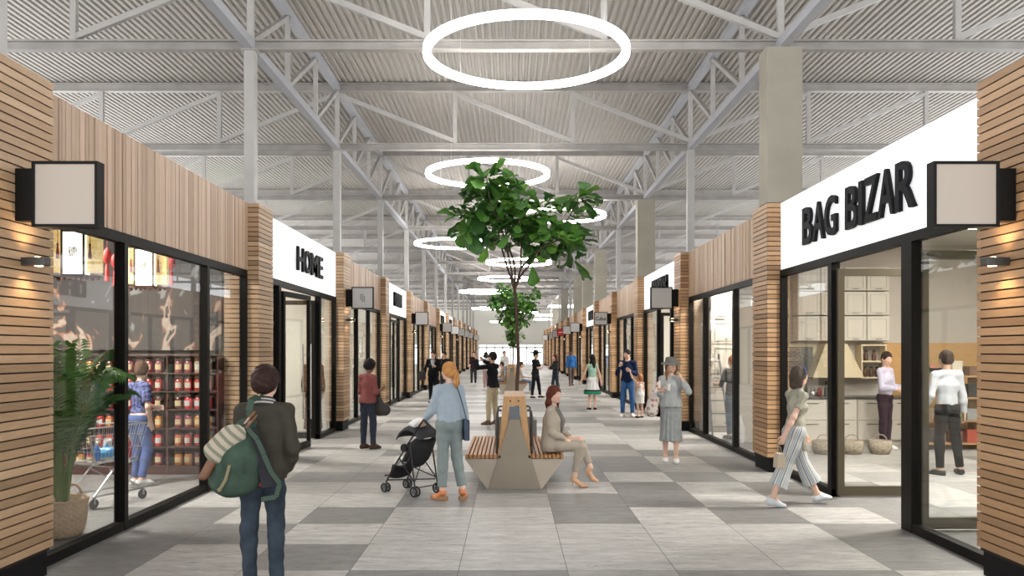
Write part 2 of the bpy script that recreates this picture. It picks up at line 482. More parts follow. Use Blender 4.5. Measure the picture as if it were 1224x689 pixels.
    def foot(s, F, l, grow=0.0, sole=0.0, heel=None):
        q = s.q * (.93 if s.fem else 1.0); hip, kn, an, fd, sd = l
        heel = s.heel if heel is None else heel
        f = nrm(fd); dn = nrm(np.cross(f, np.array([1., 0, 0]))); dn = dn if dn[2] < 0 else -dn
        dn = np.array([0, 0, -1.]) if abs(f[2]) < .05 else dn
        if heel > .02:   # arched foot
            ff = nrm(f * .15 - np.array([0, 0, heel])) ; toe0 = an + f * .105 * q + dn * (.06 * q + heel)
            F.cap(an, an + dn * .052 * q - f * .03 * q, .033 * q, .027 * q, .03, grow=grow)
            F.cap(an + dn * .045 * q - f * .025 * q, toe0, .03 * q, .026 * q, .02, grow=grow)
            F.cap(toe0, toe0 + f * .07 * q, .024 * q, .015 * q, .02, np.cross(f, dn), 1.5, grow=grow)
        else:
            hl = an + dn * .05 * q - f * .035 * q
            F.cap(an, hl, .034 * q, .032 * q, .03, grow=grow)
            F.cap(hl, an + dn * .055 * q + f * .11 * q, .031 * q, .026 * q, .03, np.cross(f, dn), 1.25, grow=grow)
            F.cap(an + f * .02 * q, an + dn * .045 * q + f * .09 * q, .03 * q, .025 * q, .03, grow=grow)
            F.cap(an + dn * .057 * q + f * .11 * q, an + dn * .065 * q + f * .165 * q, .026 * q, .017 * q, .02, np.cross(f, dn), 1.5, grow=grow)
    def headprims(s, F, face=True):
        R = [s.hr, s.hf, s.hu]; q = s.q
        def E(c, r, k=.02, neg=False): F.ell(s.hb(*c), np.array(r) * q, R, k, neg=neg)
        E((0, -.012, .022), (.074, .093, .091), .01)
        E((0, .022, -.03), (.058, .068, .075), .035)
        E((0, .06, -.088), (.024, .022, .022), .035)
        for sd in (1, -1):
            E((sd * .05, .0, -.065), (.018, .04, .03), .03)
            E((sd * .04, .06, -.025), (.02, .02, .02), .025)
            E((sd * .0775, -.008, -.012), (.009, .018, .031), .008)
            E((sd * .031, .1, .004), (.017, .016, .011), .012, True)
            F.cap(s.hb(sd * .012, .084, .022), s.hb(sd * .045, .073, .022), .009 * q, .007 * q, .014)
        F.cap(s.hb(0, .084, .012), s.hb(0, .105, -.032), .007 * q, .0125 * q, .012)
        E((0, .093, -.036), (.018, .012, .009), .008)
        E((0, .088, -.062), (.024, .0105, .0065), .006); E((0, .087, -.071), (.02, .0105, .0065), .005)
    def body(s, face):
        F = Field(s.lo, s.hi, s.vox)
        s.torso(F, 0, ('torso', 'pelvis', 'neck'))
        for a in s.arms: s.arm(F, a); s.hand(F, a)
        for l in s.legs: s.leg(F, l); s.foot(F, l)
        s.headprims(F)
        def colfn(V):
            c = np.ones((len(V), 3))
            def blob(p, r, col):
                p = s.hb(*p); d = (V - p); x = d @ s.hr; y = d @ s.hf; z = d @ s.hu
                w = np.exp(-((x / r[0]) ** 2 + (y / r[1]) ** 2 + (z / r[2]) ** 2) / s.q ** 2 * 1.2)[:, None]
                c[:] = c * (1 - w) + np.array(col) * w
            blob((0, .095, -.066), (.026, .02, .009), (.85, .45, .45))
            for sd in (1, -1):
                blob((sd * .031, .09, .026), (.02, .02, .005), (.3, .22, .18))
                blob((sd * .045, .07, -.03), (.02, .03, .02), (1.05, .85, .82))
            return c
        s.skinobj = F.build('body', skin_mat(s.skin), s.t, colfn)
        if face:
            for sd in (1, -1):
                m = MB(); p = s.hb(sd * .031, .0805, .003)
                m.ball(p, .0125 * s.q, 12); e = m.build('eye', mat('eye_white', (.75, .73, .7), .2), s.skinobj, True)
                m = MB(); m.ball(s.hb(sd * .031, .0895, .003), (.0055 * s.q,) * 3, 8); m.build('iris', mat('iris', (.03, .02, .015), .15), e, True)
    def field(s): return Field(s.lo, s.hi, s.vox)
    # ---- clothes
    def top(s, m, sleeve=2.0, hem=-.03, grow=.012, loose=0.0, name='top', cuff=None, armgrow=None, neck=.0, ripple=.003, colfn=None, hemr=None, boxy=0.0):
        F = s.field(); q = s.q; ag = grow if armgrow is None else armgrow
        s.torso(F, grow, ('torso', 'pelvis') if hem < .02 else ('torso',))
        if boxy:
            F.cap(s.ch, s.Pv + s.S * hem * q, (.1 + boxy * .5) * q * s.bw, (.098 + boxy) * q * s.bw, .05, s.Rs, 1.38, grow=grow)
        if loose:
            F.cap(s.ch, s.Pv + s.S * (hem - .02) * q, .1 * q, (.1 + loose) * q, .05, s.R0, 1.35, grow=grow, fold=(11, .006))
        if neck: F.cap(s.nb - s.S * .02, s.nb + s.S * neck, .062 * q, .054 * q, .03, grow=grow * .6)
        if sleeve > 0:
            for a in s.arms: s.arm(F, a, sleeve, ag, 1.0, cuff)
        if ripple:
            F.ripple(ripple, 14, 12, 26, s.H * 7)
        # cut at the hem (only near the trunk) and at the neckline
        V0 = s.Pv + s.S * hem * q
        G = Field(s.lo, s.hi, s.vox)
        sl, X, Y, Z = G.sub(G.lo, G.lo + G.n * G.h)
        below = -((X - V0[0]) * s.S[0] + (Y - V0[1]) * s.S[1] + (Z - V0[2]) * s.S[2])
        # keep sleeves and hands zone: measured by their own field
        if sleeve > 0:
            for a in s.arms: s.arm(G, a, sleeve, ag, 1.0, cuff)
            F.F = np.where(below > 0, np.maximum(F.F, np.minimum(below, G.F + 0.0)), F.F).astype(np.float32)
        else: F.F = np.maximum(F.F, below).astype(np.float32)
        if neck == 0: F.ell(s.nb + s.S * .092 * q + s.Fs * .02 * q, np.array([.078, .085, .088]) * q, [s.Rs, s.Fs, s.S], .006, neg=True)
        return F.build(name, m, s.t, colfn)
    def pants(s, m, length=2.0, grow=.010, g2=None, flare=0.0, waist=.10, name='trousers', ripple=.0025, colfn=None):
        F = s.field()
        s.torso(F, grow * .8, ('pelvis',))
        for l in s.legs: s.leg(F, l, length, grow, 1.0, flare, g2=g2, straight=True)
        if ripple: F.ripple(ripple, 17, 14, 30, s.H * 5)
        F.cut(s.Pv + s.S * waist * s.q, s.S)
        if length > 1:
            for l in s.legs:   # square hem
                pass
        return F.build(name, m, s.t, colfn)
    def stripcol(s):
        """coordinate across each leg, for stripes that run along it"""
        def fn(V):
            out = np.zeros((len(V), 3)); best = np.full(len(V), 9.)
            for l in s.legs:
                for a, b, off in ((l[0], l[1], 0.), (l[1], l[2], 0.)):
                    ab = b - a; t = np.clip(((V - a) @ ab) / (ab @ ab), 0, 1); p = V - a - t[:, None] * ab
                    d = np.linalg.norm(p, axis=1); k = d < best; best[k] = d[k]
                    ax = nrm(np.cross(nrm(ab), np.array([1., 0, 0]))); u = p @ ax; w = p[:, 0]
                    val = np.arctan2(u, w * l[4]) / (2 * PI) * 1.6 + 2
                    out[k, 0] = val[k]; out[k, 1] = val[k]; out[k, 2] = val[k]
            return out
        return fn
    def skirt(s, m, z0=.08, z1=-.45, r0=.1, r1=.17, name='skirt', n=17, amp=.008, sx=1.25, off=(0, 0), colfn=None, top_cut=True):
        F = s.field(); q = s.q
        a = s.Pv + s.S * z0 * q; b = np.array([s.Pv[0] + off[0], s.Pv[1] + off[1], s.Pv[2] + z1 * q])
        s.torso(F, .008, ('pelvis',))
        for l in s.legs: s.leg(F, l, 1.0, .012)
        F.cap(a, b - np.array([0, 0, .05]), r0 * q, r1 * q, .03, s.R0, sx, fold=(n, amp))
        F.cut(b, (0, 0, -1)); F.cut(a + s.S * .04, s.S)
        return F.build(name, m, s.t, colfn)
    def shoes(s, m, kind='shoe', msole=None, shaft=.0, grow=.008):
        out = []
        for l in s.legs:
            F = Field(l[2] - .3, l[2] + .3, s.vox * .8)
            q = s.q * (.93 if s.fem else 1.0); an, fd = l[2], nrm(l[3])
            s.foot(F, l, grow)
            if shaft > 0:
                up = nrm(l[1] - l[2]); F.cap(an, an + up * shaft, .043 * q, .05 * q, .02)
                F.cut(an + up * shaft, up)
            flat = abs(fd[2]) < .06
            if kind in ('shoe', 'pump', 'clog') : F.cut(an - np.array([0, 0, .012]) if flat else an, (0, -.0, 1) if flat else nrm(l[1] - l[2]))
            if kind == 'pump': F.ell(an + fd * .05 * q + np.array([0, 0, .0]), np.array([.03, .055, .05]) * q, [np.cross(fd, (0, 0, 1)), fd, np.array([0, 0, 1.])], .01, neg=True)
            if kind == 'sandal': pass
            if flat: F.cut((0, 0, .003), (0, 0, -1))
            o = F.build('shoe', m, s.t)
            if kind == 'pump':
                M = MB(); hp = an - fd * .035 * q; h0 = np.array([hp[0], hp[1], hp[2] - .045 * q])
                dn = np.array([0, 0, -1.]) if flat else nrm(np.cross(fd, np.cross((0, 0, -1.), fd)))
                dn = dn if dn[2] < 0 else -dn
                M.tube([h0, h0 + dn * (.04 * q + s.heel - .01)], [.013, .005], 8); M.build('heel', m, o, True)
            if kind == 'clog':
                M = MB()
                sidev = nrm(np.cross(fd, (0, 0, 1)))
                def pt(x, y, z): return (an[0] + fd[0] * y + sidev[0] * x, an[1] + fd[1] * y + sidev[1] * x, z)
                vs = []; prof = [(-.075, .03), (-.02, .034), (.06, .036), (.12, .042), (.17, .034), (.19, .012)]
                for (y, w) in prof:
                    zt = .065 + (.085 - .065) * 0 + (s.heel * .75 if y < 0 else s.heel * .35) * .6
                    vs += [pt(-w, y, 0.0 if (y < -.01 or y > .05) else .02), pt(w, y, 0.0 if (y < -.01 or y > .05) else .02), pt(w, y, zt * .55), pt(-w, y, zt * .55)]
                fs = []
                for i in range(len(prof) - 1):
                    for j in range(4): fs.append((i * 4 + j, i * 4 + (j + 1) % 4, i * 4 + 4 + (j + 1) % 4, i * 4 + 4 + j))
                fs += [(0, 1, 2, 3), tuple((len(prof) - 1) * 4 + j for j in range(4))]
                M.add(vs, fs); M.build('sole', msole, o, False, .004)
            elif msole is not None and flat:
                M = MB(); sidev = nrm(np.cross(fd, (0, 0, 1))); ring = []
                for i in range(16):
                    t = 2 * PI * i / 16; y = .045 + .135 * math.cos(t); w = .043 + .008 * math.cos(t)
                    ring.append((an[0] + fd[0] * y * q + sidev[0] * w * math.sin(t) * q, an[1] + fd[1] * y * q + sidev[1] * w * math.sin(t) * q))
                zb = an[2] - .085 * s.q - s.heel
                vs = [(x, y, zb) for x, y in ring] + [(x, y, zb + .024) for x, y in ring]
                fs = [tuple(range(16))[::-1], tuple(range(16, 32))] + [(i, (i + 1) % 16, 16 + (i + 1) % 16, 16 + i) for i in range(16)]
                M.add(vs, fs); M.build('sole', msole, o, False, .003)
            out.append(o)
        return out
    def hair(s, m, style='short', grow=.012, L=.3, name='hair'):
        q = s.q; R = [s.hr, s.hf, s.hu]
        lo = s.hc - .28 - np.array([0, 0, L]); hi = s.hc + .28
        F = Field(lo, hi, min(s.vox, .006))
        def E(c, r, k=.02, neg=False): F.ell(s.hb(*c), np.array(r) * q, R, k, neg=neg)
        g = grow
        E((0, -.018, .03), (.074 + g, .09 + g, .09 + g), .01)
        if style in ('short', 'afro', 'bob', 'long', 'pony', 'curly'):
            E((0, -.045, -.02), (.066 + g * .8, .055 + g, .07), .03)
        # open the face
        if style == 'afro':
            E((0, .1, -.055), (.075, .075, .1), .02, True)
        else:
            E((0, .098, -.045), (.070, .074, .098), .012, True)
        if style in ('short',):
            for sd in (1, -1): E((sd * .085, .02, -.04), (.02, .045, .05), .01, True)
            F.cut(s.hb(0, -.05, -.075), -s.hu)
        if style == 'bob':
            for sd in (1, -1): F.cap(s.hb(sd * .058, -.03, .02), s.hb(sd * .074, -.04, -.11), .032 * q, .03 * q, .03)
            F.cap(s.hb(0, -.06, 0), s.hb(0, -.075, -.11), .06 * q, .05 * q, .03, s.hr, 1.4)
        if style == 'long':
            for sd in (1, -1):
                F.cap(s.hb(sd * .058, -.025, .02), s.hb(sd * .074, -.02, -.12), .03 * q, .03 * q, .03)
                F.cap(s.hb(sd * .074, -.02, -.12), s.hb(sd * .082, .0, -.12 - L * .6), .03 * q, .018 * q, .02)
            F.cap(s.hb(0, -.06, 0), s.hb(0, -.085, -.13), .06 * q, .05 * q, .03, s.hr, 1.4)
            F.cap(s.hb(0, -.085, -.13), s.hb(0, -.1, -.13 - L * .8), .05 * q, .025 * q, .03, s.hr, 1.7)
        if style == 'pony':
            F.cap(s.hb(0, -.1, .03), s.hb(.02, -.135, -.02), .028 * q, .035 * q, .02)
            F.cap(s.hb(.02, -.135, -.02), s.hb(.035, -.13, -.14), .036 * q, .04 * q, .02)
            F.cap(s.hb(.035, -.13, -.14), s.hb(.045, -.10, -.14 - L * .5), .04 * q, .014 * q, .02)
        if style in ('afro', 'curly'): F.ripple(.007, 55, 60, 58, 1)
        elif style in ('long', 'bob', 'pony'): F.ripple(.0035, 90, 90, 9, 1)
        else: F.ripple(.003, 80, 85, 60, 1)
        return F.build(name, m, s.t)
    def blobs(s, name, m, prims, ripple=0, smooth=1, parent=None, cuts=(), vox=None, top=False):
        """free-form soft thing in this person's frame: list of (a,b,ra,rb,k,w,s)"""
        P = np.array([p[0] for p in prims] + [p[1] for p in prims]); R = max(max(p[2], p[3]) * (p[6] if len(p) > 6 else 1) for p in prims) + .05
        F = Field(P.min(0) - R, P.max(0) + R, vox or s.vox * .8)
        for p in prims: F.cap(p[0], p[1], p[2], p[3], p[4] if len(p) > 4 else .02, p[5] if len(p) > 5 else None, p[6] if len(p) > 6 else 1)
        if ripple: F.ripple(ripple, 25, 23, 27, 2)
        for c in cuts: F.cut(*c)
        return F.build(name, m, parent if parent is not None else s.t, None, smooth=smooth)
def fabric(name, col, rough=.85, noise=.12, nscale=14, bump=.25, bscale=160):
    return mat('fabric_' + name, col, rough, noise=noise, nscale=nscale, bump=bump, bscale=bscale, spec=.1)
def hairm(name, col):
    return mat('hair_' + name, col, .55, spec=.2, noise=.4, nscale=70, bump=.5, bscale=220, stretch=(1, 1, .15))
# ------------------------------------------------------------------ the visitors
def at(px, Y): return ((px - VX) * Y / F_PX, Y)
DENIM = fabric('denim', (.036, .047, .062), .85, .45, 6); DENIM2 = fabric('bright_denim', (.05, .14, .33), .85, .2, 9)
BLACK = fabric('black', (.012, .012, .014)); CHAR = fabric('charcoal', (.035, .035, .04)); WHITE = fabric('white', (.75, .74, .73))
LEATHER = mat('brown_leather', (.10, .045, .02), .5, noise=.25, nscale=20); BLACKSHOE = mat('black_shoe', (.012, .011, .011), .4)
SOLE = mat('pale_sole', (.6, .58, .54), .7); DSOLE = mat('dark_sole', (.02, .02, .02), .7); SNEAK = mat('white_sneaker', (.72, .71, .70), .6)
HBROWN = hairm('dark_brown', (.03, .014, .010)); HBLACK = hairm('black', (.012, .010, .010)); HRED = hairm('auburn', (.11, .028, .014))
HBLOND = hairm('strawberry_blonde', (.56, .27, .09)); HLBR = hairm('light_brown', (.24, .12, .055)); HMID = hairm('brown', (.09, .045, .025))

def stripe_canvas():
    m = mat('pale_striped_canvas', (.4, .36, .28), .9, spec=.1)
    nt = m.node_tree; n = nt.nodes; L = nt.links
    tc = n.new('ShaderNodeTexCoord'); mp = n.new('ShaderNodeMapping'); mp.inputs['Rotation'].default_value = (0, math.radians(48), 0)
    wv = n.new('ShaderNodeTexWave'); wv.inputs['Scale'].default_value = 5.5; wv.inputs['Distortion'].default_value = 1.2
    cr = n.new('ShaderNodeValToRGB'); e = cr.color_ramp.elements; e[0].position = .25; e[0].color = (.19, .19, .14, 1); e[1].position = .5; e[1].color = (.40, .35, .27, 1)
    L.new(tc.outputs['Object'], mp.inputs[0]); L.new(mp.outputs[0], wv.inputs[0]); L.new(wv.outputs['Fac'], cr.inputs[0]); L.new(cr.outputs[0], n['Principled BSDF'].inputs['Base Color'])
    return m
def boy():
    x, y = at(314, 6.35)
    P = Person('young person in an olive bomber jacket and blue jeans seen from behind, nearest the camera', (x, y), 4, 1.71,
               pose=dict(lean=(.03, .03, 1), twist=-6, head=(-14, 4), aR=((.20, -.18, -1), (-.28, .55, -.75)), aL=((-.16, .08, -1), (.1, .35, -.95)),
                         lR=((.035, .05, -1), (.03, -.08, -1), (.25, 1, 0)), lL=((-.05, .02, -1), (.02, -.05, -1), (-.2, 1, 0))), vox=.006, build=.97)
    jk = fabric('olive_jacket', (.052, .047, .036), .8, .18, 10)
    P.top(jk, 1.93, -.04, .022, name='bomber_jacket', armgrow=.019, boxy=.012, ripple=.005)
    P.blobs('waistband', fabric('dark_rib', (.03, .028, .026)), [(P.Pv - P.S * .04, P.Pv - P.S * .02, .113, .113, .01, P.R0, 1.32)], cuts=[(P.Pv + P.S * .0, P.S), (P.Pv - P.S * .055, -P.S)])
    plaid = mat('red_plaid', (.5, .05, .03), .85, noise=.8, nscale=28)
    P.blobs('shirt_hem', plaid, [(P.Pv - P.S * .07, P.Pv - P.S * .03, .108, .108, .01, P.R0, 1.32)], cuts=[(P.Pv - P.S * .03, P.S), (P.Pv - P.S * .095, -P.S)])
    # ribbed collar with two pale stripes
    M = MB(); nb = P.nb
    for k, (dz, r, c) in enumerate(((.0, .076, (.03, .028, .026)), (.014, .072, (.45, .43, .4)), (.026, .069, (.03, .028, .026)), (.038, .0665, (.45, .43, .4)), (.05, .064, (.03, .028, .026)))):
        pts = [nb + P.S * (dz - .012 + .022 * -math.sin(a)) + P.Rs * math.cos(a) * r * 1.12 + P.Fs * (math.sin(a) * r * .98 - .012) for a in [2 * PI * j / 28 for j in range(28)]]
        M.tube(pts, .0105, 7, c, True)
    M.build('collar', mat('collar_rib', (1, 1, 1), .85, attr=True), P.t, True)
    P.pants(DENIM, 1.97, .012, .014, .002, .08, 'jeans', .0045)
    P.shoes(LEATHER, 'shoe', DSOLE)
    P.hair(hairm('warm_brown', (.028, .012, .009)), 'afro', .030)
    # satchel-like green rucksack hung from the left shoulder
    bx, by = at(278, 6.12)
    t = thing('backpack', 'faded green canvas rucksack with a pale flap, slung on the person in the olive jacket', 'backpack', (bx, by, 1.03), math.radians(4))
    F = Field((-.42, -.32, -.42), (.5, .42, .6), .006)
    F.cap((.02, 0, -.12), (.03, .0, .02), .165, .14, .05, (1, 0, .15), 1.12)
    F.cap((.03, 0, .02), (.09, .03, .24), .135, .07, .06, (1, 0, .1), 1.1)
    F.cap((-.07, -.06, -.15), (.08, -.08, -.16), .07, .07, .05)
    F.ripple(.009, 16, 12, 15, .6)
    F.build('bag_body', fabric('green_canvas', (.05, .078, .058), .85, .4, 7), t)
    F = Field((-.42, -.32, -.42), (.5, .42, .6), .005)   # flap : pale upper panel
    F.cap((.11, -.03, .29), (-.10, -.10, .06), .06, .062, .02, (.6, 0, -.6), 1.5)
    F.cut((0, -.0, 0), (.1, .9, .3))
    F.ripple(.004, 40, 12, 38, .2)
    F.build('flap', stripe_canvas(), t)
    F = Field((-.42, -.32, -.42), (.5, .42, .6), .005)
    F.cap((-.09, -.10, .06), (-.17, -.12, -.10), .03, .03, .01, (1, 0, .3), 1.5)
    F.build('flap_trim', mat('tan_leather', (.17, .075, .035), .6, noise=.3), t)
    lea = MATS['tan_leather']
    M = MB(); M.tube([(.02, -.155, -.02), (.0, -.19, -.12), (-.04, -.195, -.19)], .012, 6); M.ball((-.04, -.2, -.19), .017, 8)
    M.build('closing_strap', mat('olive_strap', (.2, .17, .09), .7), t, True)
    M = MB()
    sh = P.arms[1][0]
    M.beam((.16, -.0, .36), (.10, -.05, .27), .03, .008); M.beam((.17, .0, .33), (.11, -.06, .24), .03, .01)
    M.build('grab_loop', lea, t)
    def band(name, pts, w, th, m):
        M = MB()
        for a, b in zip(pts[:-1], pts[1:]): M.beam(a, b, w, th, up=(0, -1, .3))
        M.build(name, m, t, False, .003)
    gs = mat('green_strap', (.055, .08, .062), .85, spec=.1)
    band('shoulder_strap', [(.15, .02, .26), (.12, .0, .36), (.13, .02, .44), (.16, .13, .462), (.2, .24, .42)], .05, .012, gs)
    band('hanging_strap', [(.12, -.06, .24), (.20, -.09, .16), (.25, -.10, .05), (.30, -.09, -.08), (.36, -.07, -.17), (.33, -.06, -.27), (.22, -.05, -.29)], .035, .012, gs)
    band('padded_back', [(.13, -.02, .22), (.22, -.02, .02), (.27, -.02, -.2)], .10, .03, CHAR)
def stroller_woman():
    x, y = at(537, 10.15)
    P = Person('woman with a strawberry blonde ponytail in a pale blue blouse standing behind the stroller', (x, y), 14, 1.63, True, 'light',
               dict(lean=(0, .03, 1), twist=3, head=(28, 2), aR=((.16, .0, -1), (.10, .22, -.96)), aL=((-.30, .15, -1), (-.28, .75, -.62)),
                    hL=((-.2, .8, -.4), (0, -.2, -1), .9),
                    lR=((.05, .06, -1), (.16, -.12, -1), (.45, 1, 0)), lL=((-.0, .02, -1), (-.03, -.03, -1), (-.7, 1, 0))), vox=.006, heel=.055)
    bl = fabric('pale_blue_blouse', (.36, .43, .50), .8, .1, 8)
    P.top(bl, 1.75, .045, .016, loose=.008, armgrow=.016, name='blouse', ripple=.004)
    P.pants(fabric('grey_green_trousers', (.22, .26, .26), .8, .08), 1.93, .012, .015, .006, .11, 'trousers', .003)
    M = MB(); M.lathe([(.1, -.012), (.103, 0), (.1, .012)], (P.Pv + P.S * .098), 32, sx=1.32, sy=.98); M.build('belt', mat('grey_belt', (.06, .065, .075), .6), P.t, True)
    P.shoes(mat('orange_clog', (.62, .22, .09), .6), 'clog', mat('clog_wood', (.30, .16, .08), .6), grow=.012)
    P.hair(HBLOND, 'pony', .016, .18)
    F = P.field()  # sleeve gathers are part of the blouse; shoulder bag hangs on the right
    b = thing('shoulder_bag', 'small dark blue shoulder bag hanging at the right hip of the woman with the stroller', 'handbag', (x + .20, y + .02, .86), math.radians(14))
    M = MB(); M.box((-.035, -.10, -.13), (.035, .10, .13)); M.build('bag_body', mat('navy_leather', (.02, .035, .07), .5), b, False, .015)
    M = MB(); M.box((-.037, -.101, .0), (.0, .101, .135)); M.build('flap', mat('navy_leather_flap', (.03, .05, .1), .45), b, False, .01)
    q = np.array
    M = MB(); M.tube([(-.0, -.07, .12), (-.06, -.075, .35), (-.115, -.03, .535), (-.085, .06, .55), (.0, .09, .35), (.0, .07, .12)], .007, 6); M.build('strap', MATS['navy_leather'], b, True)
def seated_woman():
    P = Person('woman in a light beige trouser suit sitting cross-legged on the near bench', (.55, 11.18), -98, 1.67, True, 'light',
               dict(lean=(0, .06, 1), twist=-6, head=(-34, -2), aR=((.14, .10, -1), (-.42, .92, -.52)), aL=((-.14, .22, -1), (.50, .9, -.5)),
                    hR=((-.25, .85, -.5), (-.4, -.1, -1), .6), hL=((.25, .85, -.45), (.3, 0, -1), .7),
                    lR=((.03, 1, -.06), (.0, -.2, -1), (.1, 1, 0)), lL=((.24, 1, .16), (.10, .40, -1), (.0, 1, -.42))), vox=.006, heel=.075, face=True)
    suit = fabric('beige_suit', (.40, .35, .285), .75, .08, 12)
    P.top(suit, 1.88, -.09, .022, armgrow=.016, name='blazer', ripple=.004, boxy=.01)
    P.pants(suit, 1.86, .012, .010, .0, .09, 'trousers', .003)
    q = P.q
    F = P.field(); P.torso(F, .028, ('torso',))
    F.cut(P.ch + P.S * .17, P.S); F.cut(P.wa + P.S * .02, -P.S); F.cut(P.ch + P.Fs * .045, -P.Fs); F.cut(P.ch + P.Rs * .035, P.Rs + P.S * -.35); F.cut(P.ch - P.Rs * .035, -P.Rs + P.S * -.35)
    F.build('shirt_front', fabric('grey_top', (.30, .29, .29), .8), P.t)
    for sd in (1, -1):
        M = MB(); a = P.ch + P.S * .19 + P.Rs * sd * .055 + P.Fs * .05; b = P.ch + P.Rs * sd * .05 + P.Fs * .155; c = P.wa + P.S * .03 + P.Rs * sd * .015 + P.Fs * .135
        M.tube([a, b, c], [.012, .02, .008], 6); M.build('lapel', fabric('grey_lapel', (.2, .19, .18)), P.t, True)
    M = MB(); c = P.wa + P.S * .10 + P.Fs * .14; M.box(c - np.array([.03, .012, .02]), c + np.array([.03, .012, .02])); M.build('sunglasses', mat('black_plastic', (.02, .02, .022), .2), P.t, False, .006)
    P.shoes(mat('nude_pump', (.62, .36, .20), .4), 'pump', grow=.006)
    P.hair(HRED, 'long', .018, .16)
def stripes_woman():
    x, y = at(950, 9.75)
    P = Person('woman in striped wide cropped trousers walking right past the open glass door', (x, y), -84, 1.68, True, 'light',
               dict(lean=(0, .07, 1), twist=8, head=(3, 0), aR=((.20, -.62, -1), (.05, -.55, -1)), aL=((-.12, .30, -1), (-.05, .55, -.9)),
                    hR=((0, -.35, -1), (-1, 0, 0), .7),
                    lR=((.02, -.42, -1), (.0, -.42, -1), (.05, 1, -.18)), lL=((-.03, .40, -1), (.0, .50, -1), (-.05, 1, .12))), vox=.006, face=True)
    P.top(fabric('sage_shirt', (.37, .36, .29), .85), .62, -.03, .010, armgrow=.012, name='shirt', neck=.03, ripple=.004)
    m = mat('striped_cotton', (1, 1, 1), .85)
    nt = m.node_tree; n = nt.nodes; L = nt.links
    a = n.new('ShaderNodeAttribute'); a.attribute_name = 'Col'
    mu = n.new('ShaderNodeMath'); mu.operation = 'MULTIPLY'; mu.inputs[1].default_value = 5
    fr = n.new('ShaderNodeMath'); fr.operation = 'FRACT'
    cr = n.new('ShaderNodeValToRGB'); cr.color_ramp.interpolation = 'CONSTANT'
    e = cr.color_ramp.elements
    cols = [(0, (.62, .60, .55)), (.22, (.10, .14, .20)), (.36, (.60, .62, .62)), (.52, (.24, .36, .46)), (.66, (.66, .62, .56)), (.8, (.30, .22, .15)), (.88, (.45, .55, .6))]
    e[0].position = 0; e[0].color = (*cols[0][1], 1); e[1].position = cols[1][0]; e[1].color = (*cols[1][1], 1)
    for p, c in cols[2:]:
        k = e.new(p); k.color = (*c, 1)
    L.new(a.outputs['Fac'], mu.inputs[0]); L.new(mu.outputs[0], fr.inputs[0]); L.new(fr.outputs[0], cr.inputs[0]); L.new(cr.outputs[0], n['Principled BSDF'].inputs['Base Color'])
    P.pants(m, 1.60, .016, .030, .035, .11, 'cropped_trousers', .003, P.stripcol())
    P.shoes(mat('silver_trainer', (.62, .66, .70), .4), 'shoe', SOLE, grow=.010)
    P.hair(hairm('ash_brown', (.075, .055, .04)), 'bob', .018)
    M = MB(); pts = [P.hb(.105 * math.cos(a), .02, .03 + .10 * math.sin(a)) for a in [PI * j / 14 for j in range(15)]]
    M.tube(pts, .010, 6); M.build('hairband', mat('blue_hairband', (.06, .07, .22), .6), P.t, True)
    M = MB(); w = P.wa + np.array([.12, .03, -.05]); 
    M.tube([w, w + (.02, .0, -.12), w + (.03, .02, -.26)], [.008, .02, .03], 6); M.build('waist_tie', fabric('beige_tie', (.42, .38, .3)), P.t, True)
    hw = P.arms[0][2] + nrm(P.arms[0][2] - P.arms[0][1]) * .13
    c = Matrix.Rotation(math.radians(-84), 3, 'Z') @ Vector(hw)
    b = thing('shopping_bag', 'small beige paper bag held behind by the woman in striped trousers', 'bag', (x + c.x, y + c.y, hw[2] - .17), math.radians(-84))
    M = MB(); M.prism([(-.05, -.09), (.05, -.09), (.04, .08), (-.04, .08)], -.06, .06, 'x'); M.build('bag_body', mat('beige_paper', (.5, .42, .32), .8, noise=.1), b, False, .004)
    M = MB(); M.tube([(0, -.03, .07), (0, -.015, .15), (0, .015, .15), (0, .03, .07)], .004, 6); M.build('bag_handle', MATS['beige_paper'], b, True)
